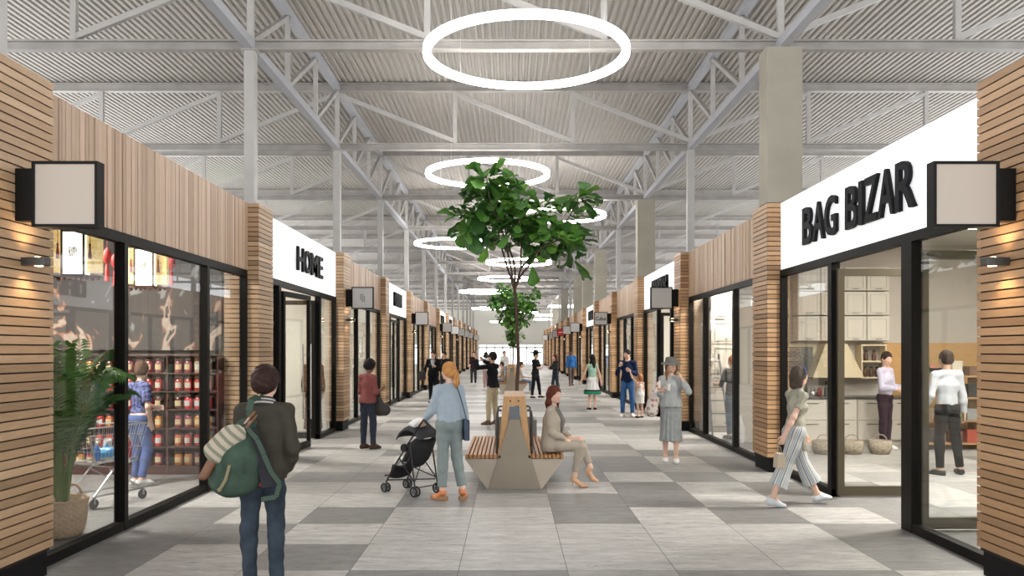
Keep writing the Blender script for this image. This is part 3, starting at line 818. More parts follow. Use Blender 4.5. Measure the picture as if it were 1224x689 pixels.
def hat_woman():
    x, y = at(802, 13.5)
    P = Person('woman in a grey sun hat and long grey skirt with a phone at her ear', (x, y), 172, 1.70, True, 'light',
               dict(lean=(0, .02, 1), head=(18, 4), aL=((-.42, .60, -.66), (.50, -.22, 1.0)), aR=((.28, -.05, -1), (-.25, .85, .35)),
                    hL=((.35, -.05, 1), (.9, -.2, -.3), .8), hR=((-.4, .6, .7), (-1, 0, 0), .9),
                    lR=((.01, -.10, -1), (.0, -.10, -1), (.05, 1, 0)), lL=((-.02, .12, -1), (.03, -.05, -1), (-.05, 1, 0))), face=True)
    kn = fabric('pale_grey_knit', (.40, .42, .42), .9, .1)
    P.top(kn, 1.8, .02, .02, loose=.02, armgrow=.02, name='jumper', ripple=.004)
    P.skirt(fabric('grey_skirt', (.30, .32, .32), .8), .12, -.56, .10, .155, amp=.010, n=15)
    P.shoes(SNEAK, 'shoe', SOLE, grow=.011)
    P.hair(HLBR, 'long', .016, .26)
    M = MB(); M.lathe([(.17, -.035), (.168, -.02), (.10, .0), (.094, .035), (.085, .075), (.06, .085), (.001, .088)], (0, 0, 0), 28, wob=lambda a, z: 1 + (.04 * math.sin(3 * a) if z < 0 else 0))
    o = M.build('sun_hat', fabric('grey_hat', (.17, .17, .155)), P.t, True); o.location = P.hb(0, -.01, .06); o.rotation_euler = (math.radians(-4), 0, math.radians(18))
    w = P.arms[1][2]; ph = P.hb(-.085, .03, -.02)
    b = thing('phone', 'dark phone held to the ear of the woman in the sun hat', 'phone', (0, 0, 0))
    c = Matrix.Rotation(math.radians(172), 3, 'Z') @ Vector(ph); b.location = (x + c.x, y + c.y, c.z); b.rotation_euler = (0, math.radians(15), math.radians(172))
    M = MB(); M.box((-.005, -.03, -.07), (.005, .03, .07)); M.build('phone_body', mat('black_plastic', (.02, .02, .022), .2), b, False, .004)
    M = MB(); M.box((-.0058, -.026, -.062), (-.0052, .026, .062)); M.build('screen', mat('phone_screen', (.05, .06, .07), .1), b)
    b = thing('floral_bag', 'soft white and pink patterned cloth bag slung beside the woman in the sun hat', 'bag', (x - .27, y - .02, 1.0))
    F = Field((-.3, -.25, -.4), (.3, .25, .5), .008)
    F.cap((-.05, 0, -.15), (.0, 0, .1), .11, .09, .04, (0, 1, 0), .7); F.cap((0, 0, .1), (.09, .02, .33), .07, .03, .04); F.ripple(.008, 20, 15, 15, 1)
    m = mat('floral_cloth', (.6, .5, .47), .85)
    nt = m.node_tree; n = nt.nodes
    v = n.new('ShaderNodeTexVoronoi'); v.inputs['Scale'].default_value = 16; cr = n.new('ShaderNodeValToRGB'); cr.color_ramp.interpolation = 'CONSTANT'
    e = cr.color_ramp.elements; e[0].color = (.62, .12, .10, 1); e[1].position = .25; e[1].color = (.25, .30, .22, 1); k = e.new(.38); k.color = (.66, .58, .54, 1)
    tc = n.new('ShaderNodeTexCoord'); nt.links.new(tc.outputs['Object'], v.inputs['Vector']); nt.links.new(v.outputs['Distance'], cr.inputs[0]); nt.links.new(cr.outputs[0], n['Principled BSDF'].inputs['Base Color'])
    F.build('bag_body', m, b)
    b = thing('paper_cup', 'white paper held in the hand of the woman in the sun hat', 'paper', (x - .10, y - .30, 1.24), .3)
    M = MB(); M.lathe([(.028, -.05), (.036, .05), (.034, .05), (.026, -.045)], n=18); M.build('cup', mat('white_paper', (.72, .71, .69), .7), b, True)
    M = MB(); M.lathe([(.038, .05), (.037, .058), (.03, .062)], n=18); M.build('lid', mat('white_paper2', (.6, .6, .58), .5), b, True)
def red_woman():
    x, y = at(440, 15.35)
    P = Person('woman in a dusty red shirt and dark trousers standing by the left shopfront', (x, y), -28, 1.66, True, 'dark',
               dict(lean=(0, .0, 1), head=(-14, -14), aR=((.12, .02, -1), (-.05, .95, .25)), aL=((-.15, .08, -1), (.1, .9, .05)),
                    hR=((.0, .8, .5), (-1, 0, 0), .8),
                    lR=((.06, .04, -1), (.03, -.04, -1), (.35, 1, 0)), lL=((-.04, .0, -1), (-.02, -.03, -1), (.1, 1, 0))))
    P.top(fabric('dusty_red', (.27, .09, .085), .85), 1.25, -.02, .018, name='shirt', armgrow=.018, ripple=.005)
    P.pants(fabric('navy_trousers', (.04, .048, .066), .85), 1.95, .010, .012, .0, .08)
    P.shoes(fabric('brown_boots', (.085, .055, .038), .7), 'boot', DSOLE, .12, grow=.012)
    P.hair(HBLACK, 'curly', .034)
    b = thing('handbag', 'slouchy dark leather handbag at the side of the woman in the dusty red shirt', 'handbag', (x + .24, y - .02, .86))
    F = Field((-.25, -.25, -.3), (.25, .25, .3), .008)
    F.cap((-.02, 0, -.12), (.06, 0, -.13), .13, .12, .03, (0, 1, 0), .7); F.cap((0, 0, -.1), (-.03, 0, .06), .11, .05, .05, (0, 1, 0), .8); F.ripple(.006, 20, 20, 20)
    F.build('bag_body', mat('dark_leather', (.035, .028, .026), .5, noise=.2), b)
    M = MB(); M.tube([(-.09, 0, -.02), (-.08, .0, .18), (-.06, .0, .3), (-.03, 0, .18), (.02, 0, -.0)], .009, 6); M.build('bag_handle', MATS['dark_leather'], b, True)
def simple(label, px, Y, rz, H=1.75, fem=False, skin='light', pose=None, top=None, pants=None, shoe=None, hair=('short', HBROWN), sleeve=2.0,
           skirt=None, boots=0, vox=.009, hem=-.03, bw=1.0, grow=.016, X=None, face=False, heel=0.0, lift=0.0, plen=1.95):
    x, y = at(px, Y)
    if X is not None: x = X
    P = Person(label, (x, y, 0), rz, H, fem, skin, pose, vox=vox, build=bw, face=face, heel=heel, lift=lift)
    if pants: P.pants(pants, plen, .011, .014, .0, .08)
    if skirt: P.skirt(*skirt[0], **skirt[1])
    if top: P.top(top, sleeve, hem, grow, name='top', ripple=.004, armgrow=min(grow, .015))
    if shoe: P.shoes(shoe, 'boot' if boots else 'shoe', DSOLE if shoe != SNEAK else SOLE, boots)
    if hair: P.hair(hair[1], hair[0], hair[2] if len(hair) > 2 else .014, hair[3] if len(hair) > 3 else .25)
    return P
def local_thing(P, name, label, cat, lp):
    m = P.t; c = Matrix.Rotation(m.rotation_euler.z, 3, 'Z') @ Vector(lp)
    return thing(name, label, cat, (m.location.x + c.x, m.location.y + c.y, m.location.z + c.z), m.rotation_euler.z)
def others():
    # man photographing, khaki trousers
    P = simple('man in a black jacket and khaki trousers raising a camera to his face', 589, 20.3, 62, 1.78, skin='tan',
               pose=dict(head=(-6, 6), aR=((.55, .75, .12), (-.8, .55, .42)), aL=((-.45, .85, -.1), (.55, .35, .75)), hR=((-.6, .3, .5), (0, 0, 1), 1), hL=((.3, .2, .9), (0, 1, 0), 1),
                         lR=((.06, .0, -1), (.0, -.06, -1), (.4, 1, 0)), lL=((-.10, .10, -1), (-.05, -.02, -1), (-.3, 1, 0))), top=BLACK, pants=fabric('khaki', (.42, .35, .24)), shoe=LEATHER,
               hair=('short', HBLACK, .02), boots=.08, vox=.008, grow=.022)
    e = P.hb(0, .16, .0); t = local_thing(P, 'camera', 'small black camera held up by the man in khaki trousers', 'camera', e)
    M = MB(); M.box((-.065, -.03, -.04), (.065, .03, .04)); M.box((-.02, -.03, .04), (.02, .02, .06)); M.build('camera_body', BLACKSHOE, t, False, .006)
    M = MB(); M.lathe([(.03, .03), (.032, .09), (.026, .09)], n=16, axis='y'); M.build('lens', mat('black_plastic', (.02, .02, .022), .2), t, True)
    # suited man on the left, with bag
    P = simple('man in a black suit carrying a dark bag, left beyond the stroller', 518, 28.5, 176, 1.80, skin='light',
               pose=dict(head=(-8, 0), aR=((.35, .1, -1), (.1, .5, -.7)), aL=((-.15, .1, -1), (.3, .5, .3))), top=BLACK, pants=BLACK, shoe=BLACKSHOE, hair=('short', HBROWN), hem=-.1, grow=.03)
    F = P.field(); P.torso(F, .034, ('torso',)); F.cut(P.ch + P.Fs * .06, -P.Fs); F.cut(P.ch + P.Rs * .035, P.Rs - P.S * .3); F.cut(P.ch - P.Rs * .035, -P.Rs - P.S * .3); F.cut(P.nb, P.S); F.cut(P.wa, -P.S)
    F.build('shirt_front', fabric('grey_blue_shirt', (.35, .38, .42)), P.t)
    t = local_thing(P, 'travel_bag', 'dark travel bag carried by the man in the black suit', 'bag', (.36, .12, .95))
    M = MB(); M.box((-.1, -.2, -.16), (.1, .2, .16)); M.build('bag_body', mat('dark_leather', (.035, .028, .026), .5), t, False, .05)
    M = MB(); M.tube([(0, -.1, .14), (0, -.06, .26), (0, .06, .26), (0, .1, .14)], .012, 6); M.build('bag_handle', MATS['dark_leather'], t, True)
    simple('person in dark clothes half hidden beside the man in the black suit', 531, 31.5, 150, 1.78, False, 'tan', dict(aR=((.3, .2, -1), (-.2, .9, .8))), BLACK, CHAR, BLACKSHOE, ('short', HBLACK, .018), vox=.01)
    # far pedestrians
    simple('person in a dark top and trousers walking far down the left side', 566, 43, 176, 1.75, True, 'light', dict(lR=((.02, .12, -1), (0, -.05, -1), (0, 1, 0)), lL=((-.02, -.08, -1), (0, -.12, -1), (0, 1, 0))),
           fabric('plum', (.03, .018, .022)), CHAR, SNEAK, ('short', HMID), 1.0, vox=.01)
    simple('woman in white with raised hands, just behind the man with the camera', 581, 38, 40, 1.72, True, 'tan', dict(aL=((-.3, .8, -.2), (-.1, .6, .6)), aR=((.2, .8, -.3), (-.2, .6, .5))),
           WHITE, fabric('rose', (.4, .25, .25)), SNEAK, ('bob', HBLACK), vox=.01)
    simple('person in white far off, just left of the near tree trunk', 603, 46, 200, 1.76, False, 'light', None, WHITE, fabric('pale_grey', (.3, .3, .3)), SNEAK, ('short', HMID), vox=.01)
    # man with wide black hat
    P = simple('man in black wearing a wide-brimmed black hat, arms folded', 640, 31.5, -120, 1.76, skin='light',
               pose=dict(aR=((.2, .35, -1), (-.9, .5, .15)), aL=((-.2, .35, -1), (.9, .5, .1)), lR=((.12, -.05, -1), (.06, -.1, -1), (.3, 1, 0)), lL=((-.12, .18, -1), (-.05, .1, -1), (-.3, 1, 0))),
               top=BLACK, pants=fabric('black_trousers', (.014, .014, .016)), shoe=BLACKSHOE, hair=('short', HBLACK), sleeve=1.2)
    M = MB(); M.lathe([(.22, .045), (.235, -.0), (.11, -.01), (.10, .07), (.06, .12), (.001, .11)], n=24)
    o = M.build('wide_hat', BLACK, P.t, True); o.location = P.hb(0, -.01, .07)
    simple('auburn-haired woman in a charcoal jumper facing the man in the black hat', 664, 34, 110, 1.66, True, 'light',
           dict(aR=((.2, .4, -1), (-.6, .8, .1)), aL=((-.2, .4, -1), (.6, .8, .3)), lR=((.06, .2, -1), (0, -.05, -1), (0, 1, 0)), lL=((-.05, -.1, -1), (0, -.2, -1), (0, 1, 0))),
           CHAR, fabric('dark_jeans', (.035, .045, .06)), BLACKSHOE, ('long', HRED, .016, .22), vox=.009, hem=-.1)
    simple('man in a bright blue shirt walking away near the right-hand pillars', 683, 42, 190, 1.84, False, 'dark',
           dict(lR=((.05, .25, -1), (0, .0, -1), (0, 1, 0)), lL=((-.05, -.3, -1), (0, -.35, -1), (0, 1, -.2))), fabric('bright_blue', (.03, .13, .36)), fabric('grey_brown', (.11, .09, .085)), LEATHER, ('short', HBLACK, .008), vox=.01, hem=-.05)
    P = simple('woman with dark hair in a white and green sleeveless dress seen from behind', 708, 25.3, 12, 1.69, True, 'light',
               dict(head=(30, 0), aR=((.35, .05, -1), (.2, .05, -1)), aL=((-.4, .2, -1), (-.3, .3, -.9))), None, None, BLACKSHOE, ('long', HBLACK, .016, .22), vox=.008)
    P.top(fabric('mint', (.33, .55, .45)), 0, .11, .012, name='bodice', ripple=0)
    P.skirt(WHITE, .13, -.30, .085, .22, 'dress_skirt', 13, .012, 1.15)
    P.blobs('black_band', BLACK, [(P.Pv + P.S * .10, P.Pv + P.S * .115, .093, .093, .01, P.R0, 1.3)])
    for nm, z0, z1, m in (('black_hem_band', -.285, -.33, BLACK), ('green_hem', -.33, -.43, fabric('emerald', (.03, .22, .13)))):
        F = P.field(); q = P.q; F.cap(P.Pv + P.S * .13 * q, P.Pv + np.array([0, 0, -.30 * q - .05]), .085 * q + .006, .22 * q + .008, .03, P.R0, 1.15, fold=(13, .012))
        F.cap(P.Pv + np.array([0, 0, -.30 * q - .05]), P.Pv + np.array([0, 0, -.5]), .22 * q + .007, .245 * q, .02, P.R0, 1.15, fold=(13, .0))
        F.cut(P.Pv + np.array([0, 0, z0 * q]), (0, 0, 1)); F.cut(P.Pv + np.array([0, 0, z1 * q]), (0, 0, -1)); F.build(nm, m, P.t)
    # father and girl
    P = simple('man in a navy jumper and blue jeans touching his chin beside a little girl', 750, 22.6, 168, 1.84, False, 'light',
               dict(head=(-30, 0), aR=((.3, .1, -1), (-.35, .65, 1)), aL=((-.2, .1, -1), (.6, .75, .35)), hR=((-.4, .2, 1), (-.3, -.6, 0), 1.2), hL=((.7, .3, .5), (0, -1, 0), .8),
                    lR=((.08, .02, -1), (.02, -.05, -1), (.3, 1, 0)), lL=((-.08, .0, -1), (-.02, -.04, -1), (-.3, 1, 0))),
               fabric('navy', (.012, .022, .06)), DENIM2, SNEAK, ('short', HBLACK, .016), vox=.008)
    simple('little girl in a white dress reaching up to the man in the navy jumper', 765, 22.3, 25, 1.17, True, 'light',
           dict(aL=((-.6, .2, .75), (-.3, .2, 1)), aR=((.12, .05, -1), (.05, .1, -1)), head=(20, 10)), None, None, BLACKSHOE, ('bob', hairm('copper', (.4, .15, .06)), .018), vox=.007,
           skirt=((WHITE, .38, -.34, .09, .17), dict(name='dress', n=11, amp=.008, sx=1.1)))
    # customers behind the right-hand windows
    simple('man in a grey t-shirt and jeans behind the right-hand shop glass', 873, 17.1, 20, 1.72, False, 'light',
           dict(aR=((.15, .4, -1), (-.1, .9, -.1)), aL=((-.15, .4, -1), (.1, .9, .0))), fabric('mid_grey', (.09, .1, .115)), fabric('pale_denim', (.13, .19, .28)), BLACKSHOE, ('short', hairm('ginger', (.4, .12, .05)), .01), 1.0, vox=.008, X=4.62)
    simple('woman in a coral top beside the man in grey behind the glass on the right', 893, 17.0, -20, 1.66, True, 'light',
           dict(aR=((.15, .2, -1), (-.2, .8, .1)), aL=((-.15, .3, -1), (.2, .9, .2))), fabric('coral', (.62, .13, .13)), CHAR, BLACKSHOE, ('long', HMID, .016, .2), 1.4, vox=.008, X=4.93)
    P = simple('man in a white shirt and black trousers seen from behind inside the right-hand shop', 1132, 12.15, 8, 1.83, False, 'tan',
               dict(aR=((.22, .0, -1), (.16, .1, -1)), aL=((-.3, -.05, -1), (-.05, .5, -.7)), lR=((.16, .05, -1), (.12, -.05, -1), (.4, 1, 0)), lL=((-.08, .0, -1), (.0, -.04, -1), (-.3, 1, 0))),
               fabric('pale_shirt', (.50, .52, .56), .8), BLACK, BLACKSHOE, ('short', HBROWN, .015), vox=.007, hem=.06, grow=.02)
    P = simple('man in a pale lilac shirt holding a dark tablet inside the right-hand shop', 1058, 15.2, -140, 1.80, False, 'light',
               dict(head=(-35, -8), aR=((.12, .15, -1), (-.2, .95, -.05)), aL=((-.12, .15, -1), (.1, .95, .0))), fabric('lilac_shirt', (.55, .53, .66), .8), fabric('aubergine', (.035, .02, .03)), SNEAK, ('short', HBROWN, .016), vox=.008, hem=.02, plen=1.8)
    t = local_thing(P, 'tablet', 'dark tablet in the hands of the man in the lilac shirt', 'tablet', (0, .44, 1.15)); t.rotation_euler.x = .5
    M = MB(); M.box((-.13, -.09, -.005), (.13, .09, .005)); M.build('case', BLACKSHOE, t, False, .003)
    M = MB(); M.box((-.12, -.08, .005), (.12, .08, .0065)); M.build('screen', mat('phone_screen', (.05, .06, .07), .1), t)
    # left shop
    P = simple('woman in a blue patterned top and jeans behind the trolley in the left-hand shop', 166, 11.25, -35, 1.68, True, 'light',
               dict(head=(40, -6), lean=(0, .05, 1), aR=((.35, -.1, -1), (-.2, .3, -.9)), aL=((-.3, .5, -1), (0, .9, -.2)), lR=((.12, .12, -1), (.16, -.35, -1), (.3, 1, 0)), lL=((-.06, .12, -1), (0, -.1, -1), (0, 1, 0))),
               None, fabric('blue_jeans', (.09, .13, .30), .85, .2), SNEAK, ('short', HMID, .02), vox=.007)
    m = mat('blue_floral', (.1, .12, .3), .85, noise=1.4, nscale=30)
    P.top(m, .75, .10, .016, name='blouse', armgrow=.03, ripple=.006)
    # figure in the window of the HOME shop
    P = simple('figure with long hair in a brown patterned robe behind the glass of the HOME shop', 391, 18.1, -150, 1.82, True, 'tan', dict(), None, None, LEATHER, ('long', hairm('robe_brown', (.16, .07, .04)), .03, .3), vox=.01, X=-4.33)
    rb = mat('brown_patterned', (.16, .075, .05), .85, noise=.9, nscale=14)
    P.top(rb, 1.9, -.03, .03, name='robe_top', armgrow=.03); P.skirt(rb, .1, -.82, .12, .17, 'robe', 11, .01, 1.15)
    # people seated on the far bench
    for i, (px, sd, c, lab) in enumerate(((623, 1, WHITE, 'person in a white top sitting on the right side of the far bench'), (612, -1, fabric('sand', (.4, .33, .27)), 'person in a sand-coloured top sitting on the left side of the far bench'))):
        simple(lab, px, 35.0, -90 * sd, 1.68, bool(i), 'light', dict(lR=((.05, 1, -.13), (0, -.05, -1), (0, 1, 0)), lL=((-.05, 1, -.13), (0, .0, -1), (0, 1, 0)), aR=((.1, .3, -1), (-.2, .9, -.2)), aL=((-.1, .3, -1), (.2, .9, -.2))),
               c, fabric('soft_blue', (.2, .25, .35)), SNEAK, ('short', HMID), vox=.01, X=.055 + sd * .40)
PEOPLE = [boy, stroller_woman, seated_woman, stripes_woman, hat_woman, red_woman, others]
# ------------------------------------------------------------------ the hall
PITCH = 6.3; PY0 = 6.05; PD = .75; NB = 15           # shop bays
def pf(k): return PY0 + PITCH * (k - 1)               # front of pillar k (1 = nearest)
XS = {-1: -3.77, 1: 3.85}; XG = {-1: -3.99, 1: 4.09}; SIDE = {-1: 'left', 1: 'right'}
ENDY = 100.0; ROOFZ = 7.97; BACK = 9.6
DARK = mat('dark_metal', (.009, .008, .007), .5, metal=.0, spec=.1)
OAK = mat('oak_slat', (1, 1, 1), .5, attr=True, noise=.13, nscale=5, stretch=(1, 1, 14))
OAKV = mat('oak_slat_vertical', (1, 1, 1), .5, attr=True, noise=.10, nscale=5, stretch=(14, 14, 1))
SLOT = mat('dark_backing', (.02, .012, .008), .9)
PLINTH = mat('black_plinth', (.005, .005, .006), .6, spec=.15)
STEEL = mat('painted_steel', (.49, .47, .45), .5, noise=.08, nscale=3)
STEELG = mat('painted_beam', (.40, .375, .35), .5, noise=.16, nscale=3)
CONC = mat('column_concrete', (.38, .352, .285), .7, noise=.08, nscale=2)

def floor():
    m = mat('floor_tile', (1, 1, 1), .42, attr=True, spec=.45)
    nt = m.node_tree; n = nt.nodes; L = nt.links; b = n['Principled BSDF']
    mx = [q for q in n if q.type == 'MIX'][0]
    tc = n.new('ShaderNodeTexCoord'); mp = n.new('ShaderNodeMapping'); mp.inputs['Scale'].default_value = (.8, 3.0, 1)
    L.new(tc.outputs['Object'], mp.inputs[0])
    t = n.new('ShaderNodeTexNoise'); t.inputs['Scale'].default_value = 3.2; t.inputs['Detail'].default_value = 8; t.inputs['Roughness'].default_value = .72
    L.new(mp.outputs[0], t.inputs[0])
    r = n.new('ShaderNodeMapRange'); r.inputs['From Min'].default_value = .33; r.inputs['From Max'].default_value = .66; r.inputs['To Min'].default_value = .64; r.inputs['To Max'].default_value = 1.13
    L.new(t.outputs['Fac'], r.inputs['Value'])
    t2 = n.new('ShaderNodeTexNoise'); t2.inputs['Scale'].default_value = 9; t2.inputs['Detail'].default_value = 6; t2.inputs['Roughness'].default_value = .8
    mp2 = n.new('ShaderNodeMapping'); mp2.inputs['Scale'].default_value = (.7, 2.2, 1); L.new(tc.outputs['Object'], mp2.inputs[0]); L.new(mp2.outputs[0], t2.inputs[0])
    r2 = n.new('ShaderNodeMapRange'); r2.inputs['From Min'].default_value = .30; r2.inputs['From Max'].default_value = .47; r2.inputs['To Min'].default_value = .45; r2.inputs['To Max'].default_value = 1.0
    L.new(t2.outputs['Fac'], r2.inputs['Value'])
    m1 = n.new('ShaderNodeMath'); m1.operation = 'MULTIPLY'; L.new(r.outputs[0], m1.inputs[0]); L.new(r2.outputs[0], m1.inputs[1])
    m2 = n.new('ShaderNodeMix'); m2.data_type = 'RGBA'; m2.blend_type = 'MULTIPLY'; m2.inputs[0].default_value = 1
    L.new(mx.outputs[2], m2.inputs[6]); L.new(m1.outputs[0], m2.inputs[7]); L.new(m2.outputs[2], b.inputs['Base Color'])
    rr = n.new('ShaderNodeMapRange'); rr.inputs['To Min'].default_value = .34; rr.inputs['To Max'].default_value = .55; L.new(t.outputs['Fac'], rr.inputs['Value']); L.new(rr.outputs[0], b.inputs['Roughness'])
    Lc, Mc, Dc = (.50, .49, .475), (.37, .362, .35), (.245, .241, .237)
    rows = {  # tile tones read off the visible rows, columns -5 .. 6 counted from the middle
        -1: 'DDLLDDMDDLLL', 0: 'DDLDLLLLLDDD'[0:12], 1: 'DDDLLLLLLDDD', 2: 'DDLDLLDLDLDD', 3: 'LLLLDMDDLDDL', 4: 'MMMMMDLDLDDL',
        5: 'MMDDDMDLDLLM', 6: 'LLMMLDDDMDLL', 7: 'DDLLLMDDLDLL', 8: 'LLLDDLMMDMLL', 9: 'MMLLLLLDLLDL', 10: 'LDDDLMMLLDDM'}
    rows[0] = 'DDLDLLLLLDDD'
    rnd = random.Random(5)
    cw, rh = .91, .92; x0 = -.43; y0 = 6.9
    M = MB(); pal = {'L': Lc, 'M': Mc, 'D': Dc}
    for r in range(-10, 102):
        ya = y0 + rh * r; yb = ya + rh
        c = -11; s = 'L'
        while c < 12:
            run = rnd.choice([1, 1, 2, 2, 3]) if r > 10 or r < -1 or c < -5 or c > 6 else 1
            s = rnd.choice('LLMMDDD') if r > 10 else rnd.choice('LMD')
            for j in range(run):
                cc = c + j
                ch = rows[r][cc + 5] if (r in rows and -5 <= cc <= 6) else s
                k = pal[ch]; f = 1 + rnd.uniform(-.05, .05)
                M.add([(x0 + cw * cc, ya, 0), (x0 + cw * (cc + 1) - .007, ya, 0), (x0 + cw * (cc + 1) - .007, yb - .004, 0), (x0 + cw * cc, yb - .004, 0)], [(0, 1, 2, 3)], tuple(v * f for v in k))
            c += run
    M.box((-10.6, -3, -.12), (11.5, 101, -.002), (.10, .10, .10))
    struct(M.build('floor', m, fixn=False))

def ceiling():
    m = mat('corrugated_roof', (.455, .425, .39), .6, metal=0, noise=.05, nscale=2)
    p = .135; d = .034; x0, x1 = -20.0, 20.0; y0, y1 = -4.0, ENDY
    xs = []; x = x0
    while x < x1:
        xs += [(x, 0), (x + p * .42, 0), (x + p * .54, d), (x + p * .88, d)]; x += p
    vs = []; fs = []
    for (a, z) in xs: vs += [(a, y0, ROOFZ + z), (a, y1, ROOFZ + z)]
    for i in range(len(xs) - 1): fs.append((2 * i, 2 * i + 1, 2 * i + 3, 2 * i + 2))
    M = MB(); M.add(vs, fs); M.box((x0, y0, ROOFZ + .10), (x1, y1, ROOFZ + .25))
    struct(M.build('ceiling', m))
    # far end wall over a run of bright glazed doors
    m2 = mat('end_wall_plaster', (.66, .64, .58), .8)
    M = MB(); M.box((-21, ENDY, 2.5), (21, ENDY + .3, 8.2)); M.box((-21, ENDY, 0), (-3.9, ENDY + .3, 2.5)); M.box((4.0, ENDY, 0), (21, ENDY + .3, 2.5))
    struct(M.build('wall_back', m2))
    d = struct(thing('door_1', None, None, (.05, ENDY + .1, 0)))
    M = MB()
    for k in range(9): M.box((-3.9 + k * .975 - .06, -.04, 0), (-3.9 + k * .975 + .06, .04, 2.5))
    M.box((-3.93, -.04, 1.98), (3.93, .04, 2.16)); M.box((-3.93, -.04, 2.42), (3.93, .04, 2.5)); M.box((-3.93, -.04, 0), (3.93, .04, .08))
    M.build('door_frame', mat('white_frame', (.7, .7, .68), .5), d)
    M = MB(); M.box((-3.9, -.01, .05), (3.9, .01, 2.45)); M.build('pane', GLASS, d)
    M = MB()
    for sx in (-15.3, 15.3): M.box((sx - .1, 4, 0), (sx + .1, 4.2, 3))
    # side aisles floor level walls behind the shops
def steel():
    zb0, zb1, zt0, zt1 = 6.42, 6.57, 7.76, 7.95
    xL, xR = -3.97, 4.13; dx = (xR - xL) / 3
    nodes = [xL + dx * i for i in range(-4, 8)]
    # cross trusses
    def truss():
        t = thing('roof_truss', '', 'truss', (0, 0, zb0))
        def part(name, M, m=STEEL): return M.build(name, m, t)
        for nm, z0, z1 in (('bottom_chord', 0, .15), ('top_chord', zt0 - zb0, zt1 - zb0)):
            M = MB(); x0, x1 = nodes[0] - .3, nodes[-1] + .3
            M.box((x0, -.07, z0), (x1, .07, z0 + .022)); M.box((x0, -.07, z1 - .022), (x1, .07, z1)); M.box((x0, -.012, z0 + .022), (x1, .012, z1 - .022))
            part(nm, M, STEELG)
        hb, ht = .15, zt0 - zb0
        for i, x in enumerate(nodes):
            M = MB(); M.box((x - .045, -.045, hb), (x + .045, .045, ht)); part('strut', M)
        for i in range(len(nodes) - 1):
            a, b = nodes[i], nodes[i + 1]
            inner = a >= xL - .01 and b <= xR + .01
            M = MB()
            if inner: M.beam((a, 0, ht - .05), (b, 0, hb + .05), .08, .09)
            else: M.beam((a, 0, hb + .05), (b, 0, ht - .05), .08, .09)
            part('diagonal', M)
        return t
    proto = truss()
    for k in range(-1, 14):
        t = proto if k == -1 else copy_tree(proto)
        Y = 12.6 + PITCH * k; t.location = (0, Y, zb0)
        t['label'] = 'white steel cross truss under the roof, ' + ORD[k + 1] + ' from the camera'
        t['group'] = 'cross trusses under the roof'
    # lengthwise trusses
    for sd, x in ((-1, xL), (1, xR)):
        t = thing('long_truss', 'white steel truss running the length of the hall above the %s row of shops' % SIDE[sd], 'truss', (x, 0, zb0), 0, 'lengthwise trusses')
        Y0, Y1 = 12.6 - 2 * PITCH, 12.6 + 13 * PITCH
        bl = mat('blue_grey_steel', (.45, .455, .49), .45)
        for nm, z in (('bottom_chord', .075), ('top_chord', zt0 - zb0 + .09)):
            M = MB(); M.box((-.075, Y0, z - .075), (.075, Y1, z + .065)); M.build(nm, bl, t)
        step = PITCH / 3; n = 3 * 15
        far_M = MB()
        for i in range(n):
            a = Y0 + step * i; b = a + step; hb, ht = .15, zt0 - zb0
            if i < 36:
                M = MB(); M.beam((0, a, hb - .02), (0, b, ht + .02), .08, .08, up=(1, 0, 0)); M.build('diagonal', STEEL, t)
                if (i + 1) % 3: M = MB(); M.box((-.04, b - .04, hb - .02), (.04, b + .04, ht + .02)); M.build('strut', STEEL, t)
            else:
                far_M.beam((0, a, hb - .02), (0, b, ht + .02), .08, .08, up=(1, 0, 0)); far_M.box((-.04, b - .04, hb - .02), (.04, b + .04, ht + .02))
        o = far_M.build('far_bracing', STEEL, t); o['kind'] = 'stuff'
    # columns
    for k in range(-1, 13):
        Y = 12.6 + PITCH * k
        z0 = 4.06
        M = MB(); M.box((-.08, -.08, 0), (.08, .08, zb0 - z0)); M.box((-.13, -.13, 0), (.13, .13, .02)); M.box((-.12, -.12, zb0 - z0 - .02), (.12, .12, zb0 - z0))
        o = M.build('steel_column', STEEL, bevel=.006); o.location = (xL, Y, z0)
        tag(o, 'slim white steel post rising above the left shops, %s from the camera' % ORD[k + 1], 'column', 'steel posts above the left shops')
        wide = k in (0, 2, 4, 5, 6, 8, 10)
        if wide:
            M = MB(); M.box((-.27, -.2, 0), (.27, .2, zb0 - z0)); o = M.build('concrete_column', CONC, bevel=.01); o.location = (xR, Y, z0)
            tag(o, 'wide grey-beige column rising above the right shops, %s post from the camera' % ORD[k + 1], 'column', 'wide columns above the right shops')
        else:
            M = MB(); M.box((-.08, -.08, 0), (.08, .08, zb0 - z0)); M.box((-.13, -.13, 0), (.13, .13, .02)); o = M.build('steel_column', STEEL, bevel=.006); o.location = (xR, Y, z0)
            tag(o, 'slim white steel post rising above the right shops, %s post from the camera' % ORD[k + 1], 'column', 'steel posts above the right shops')

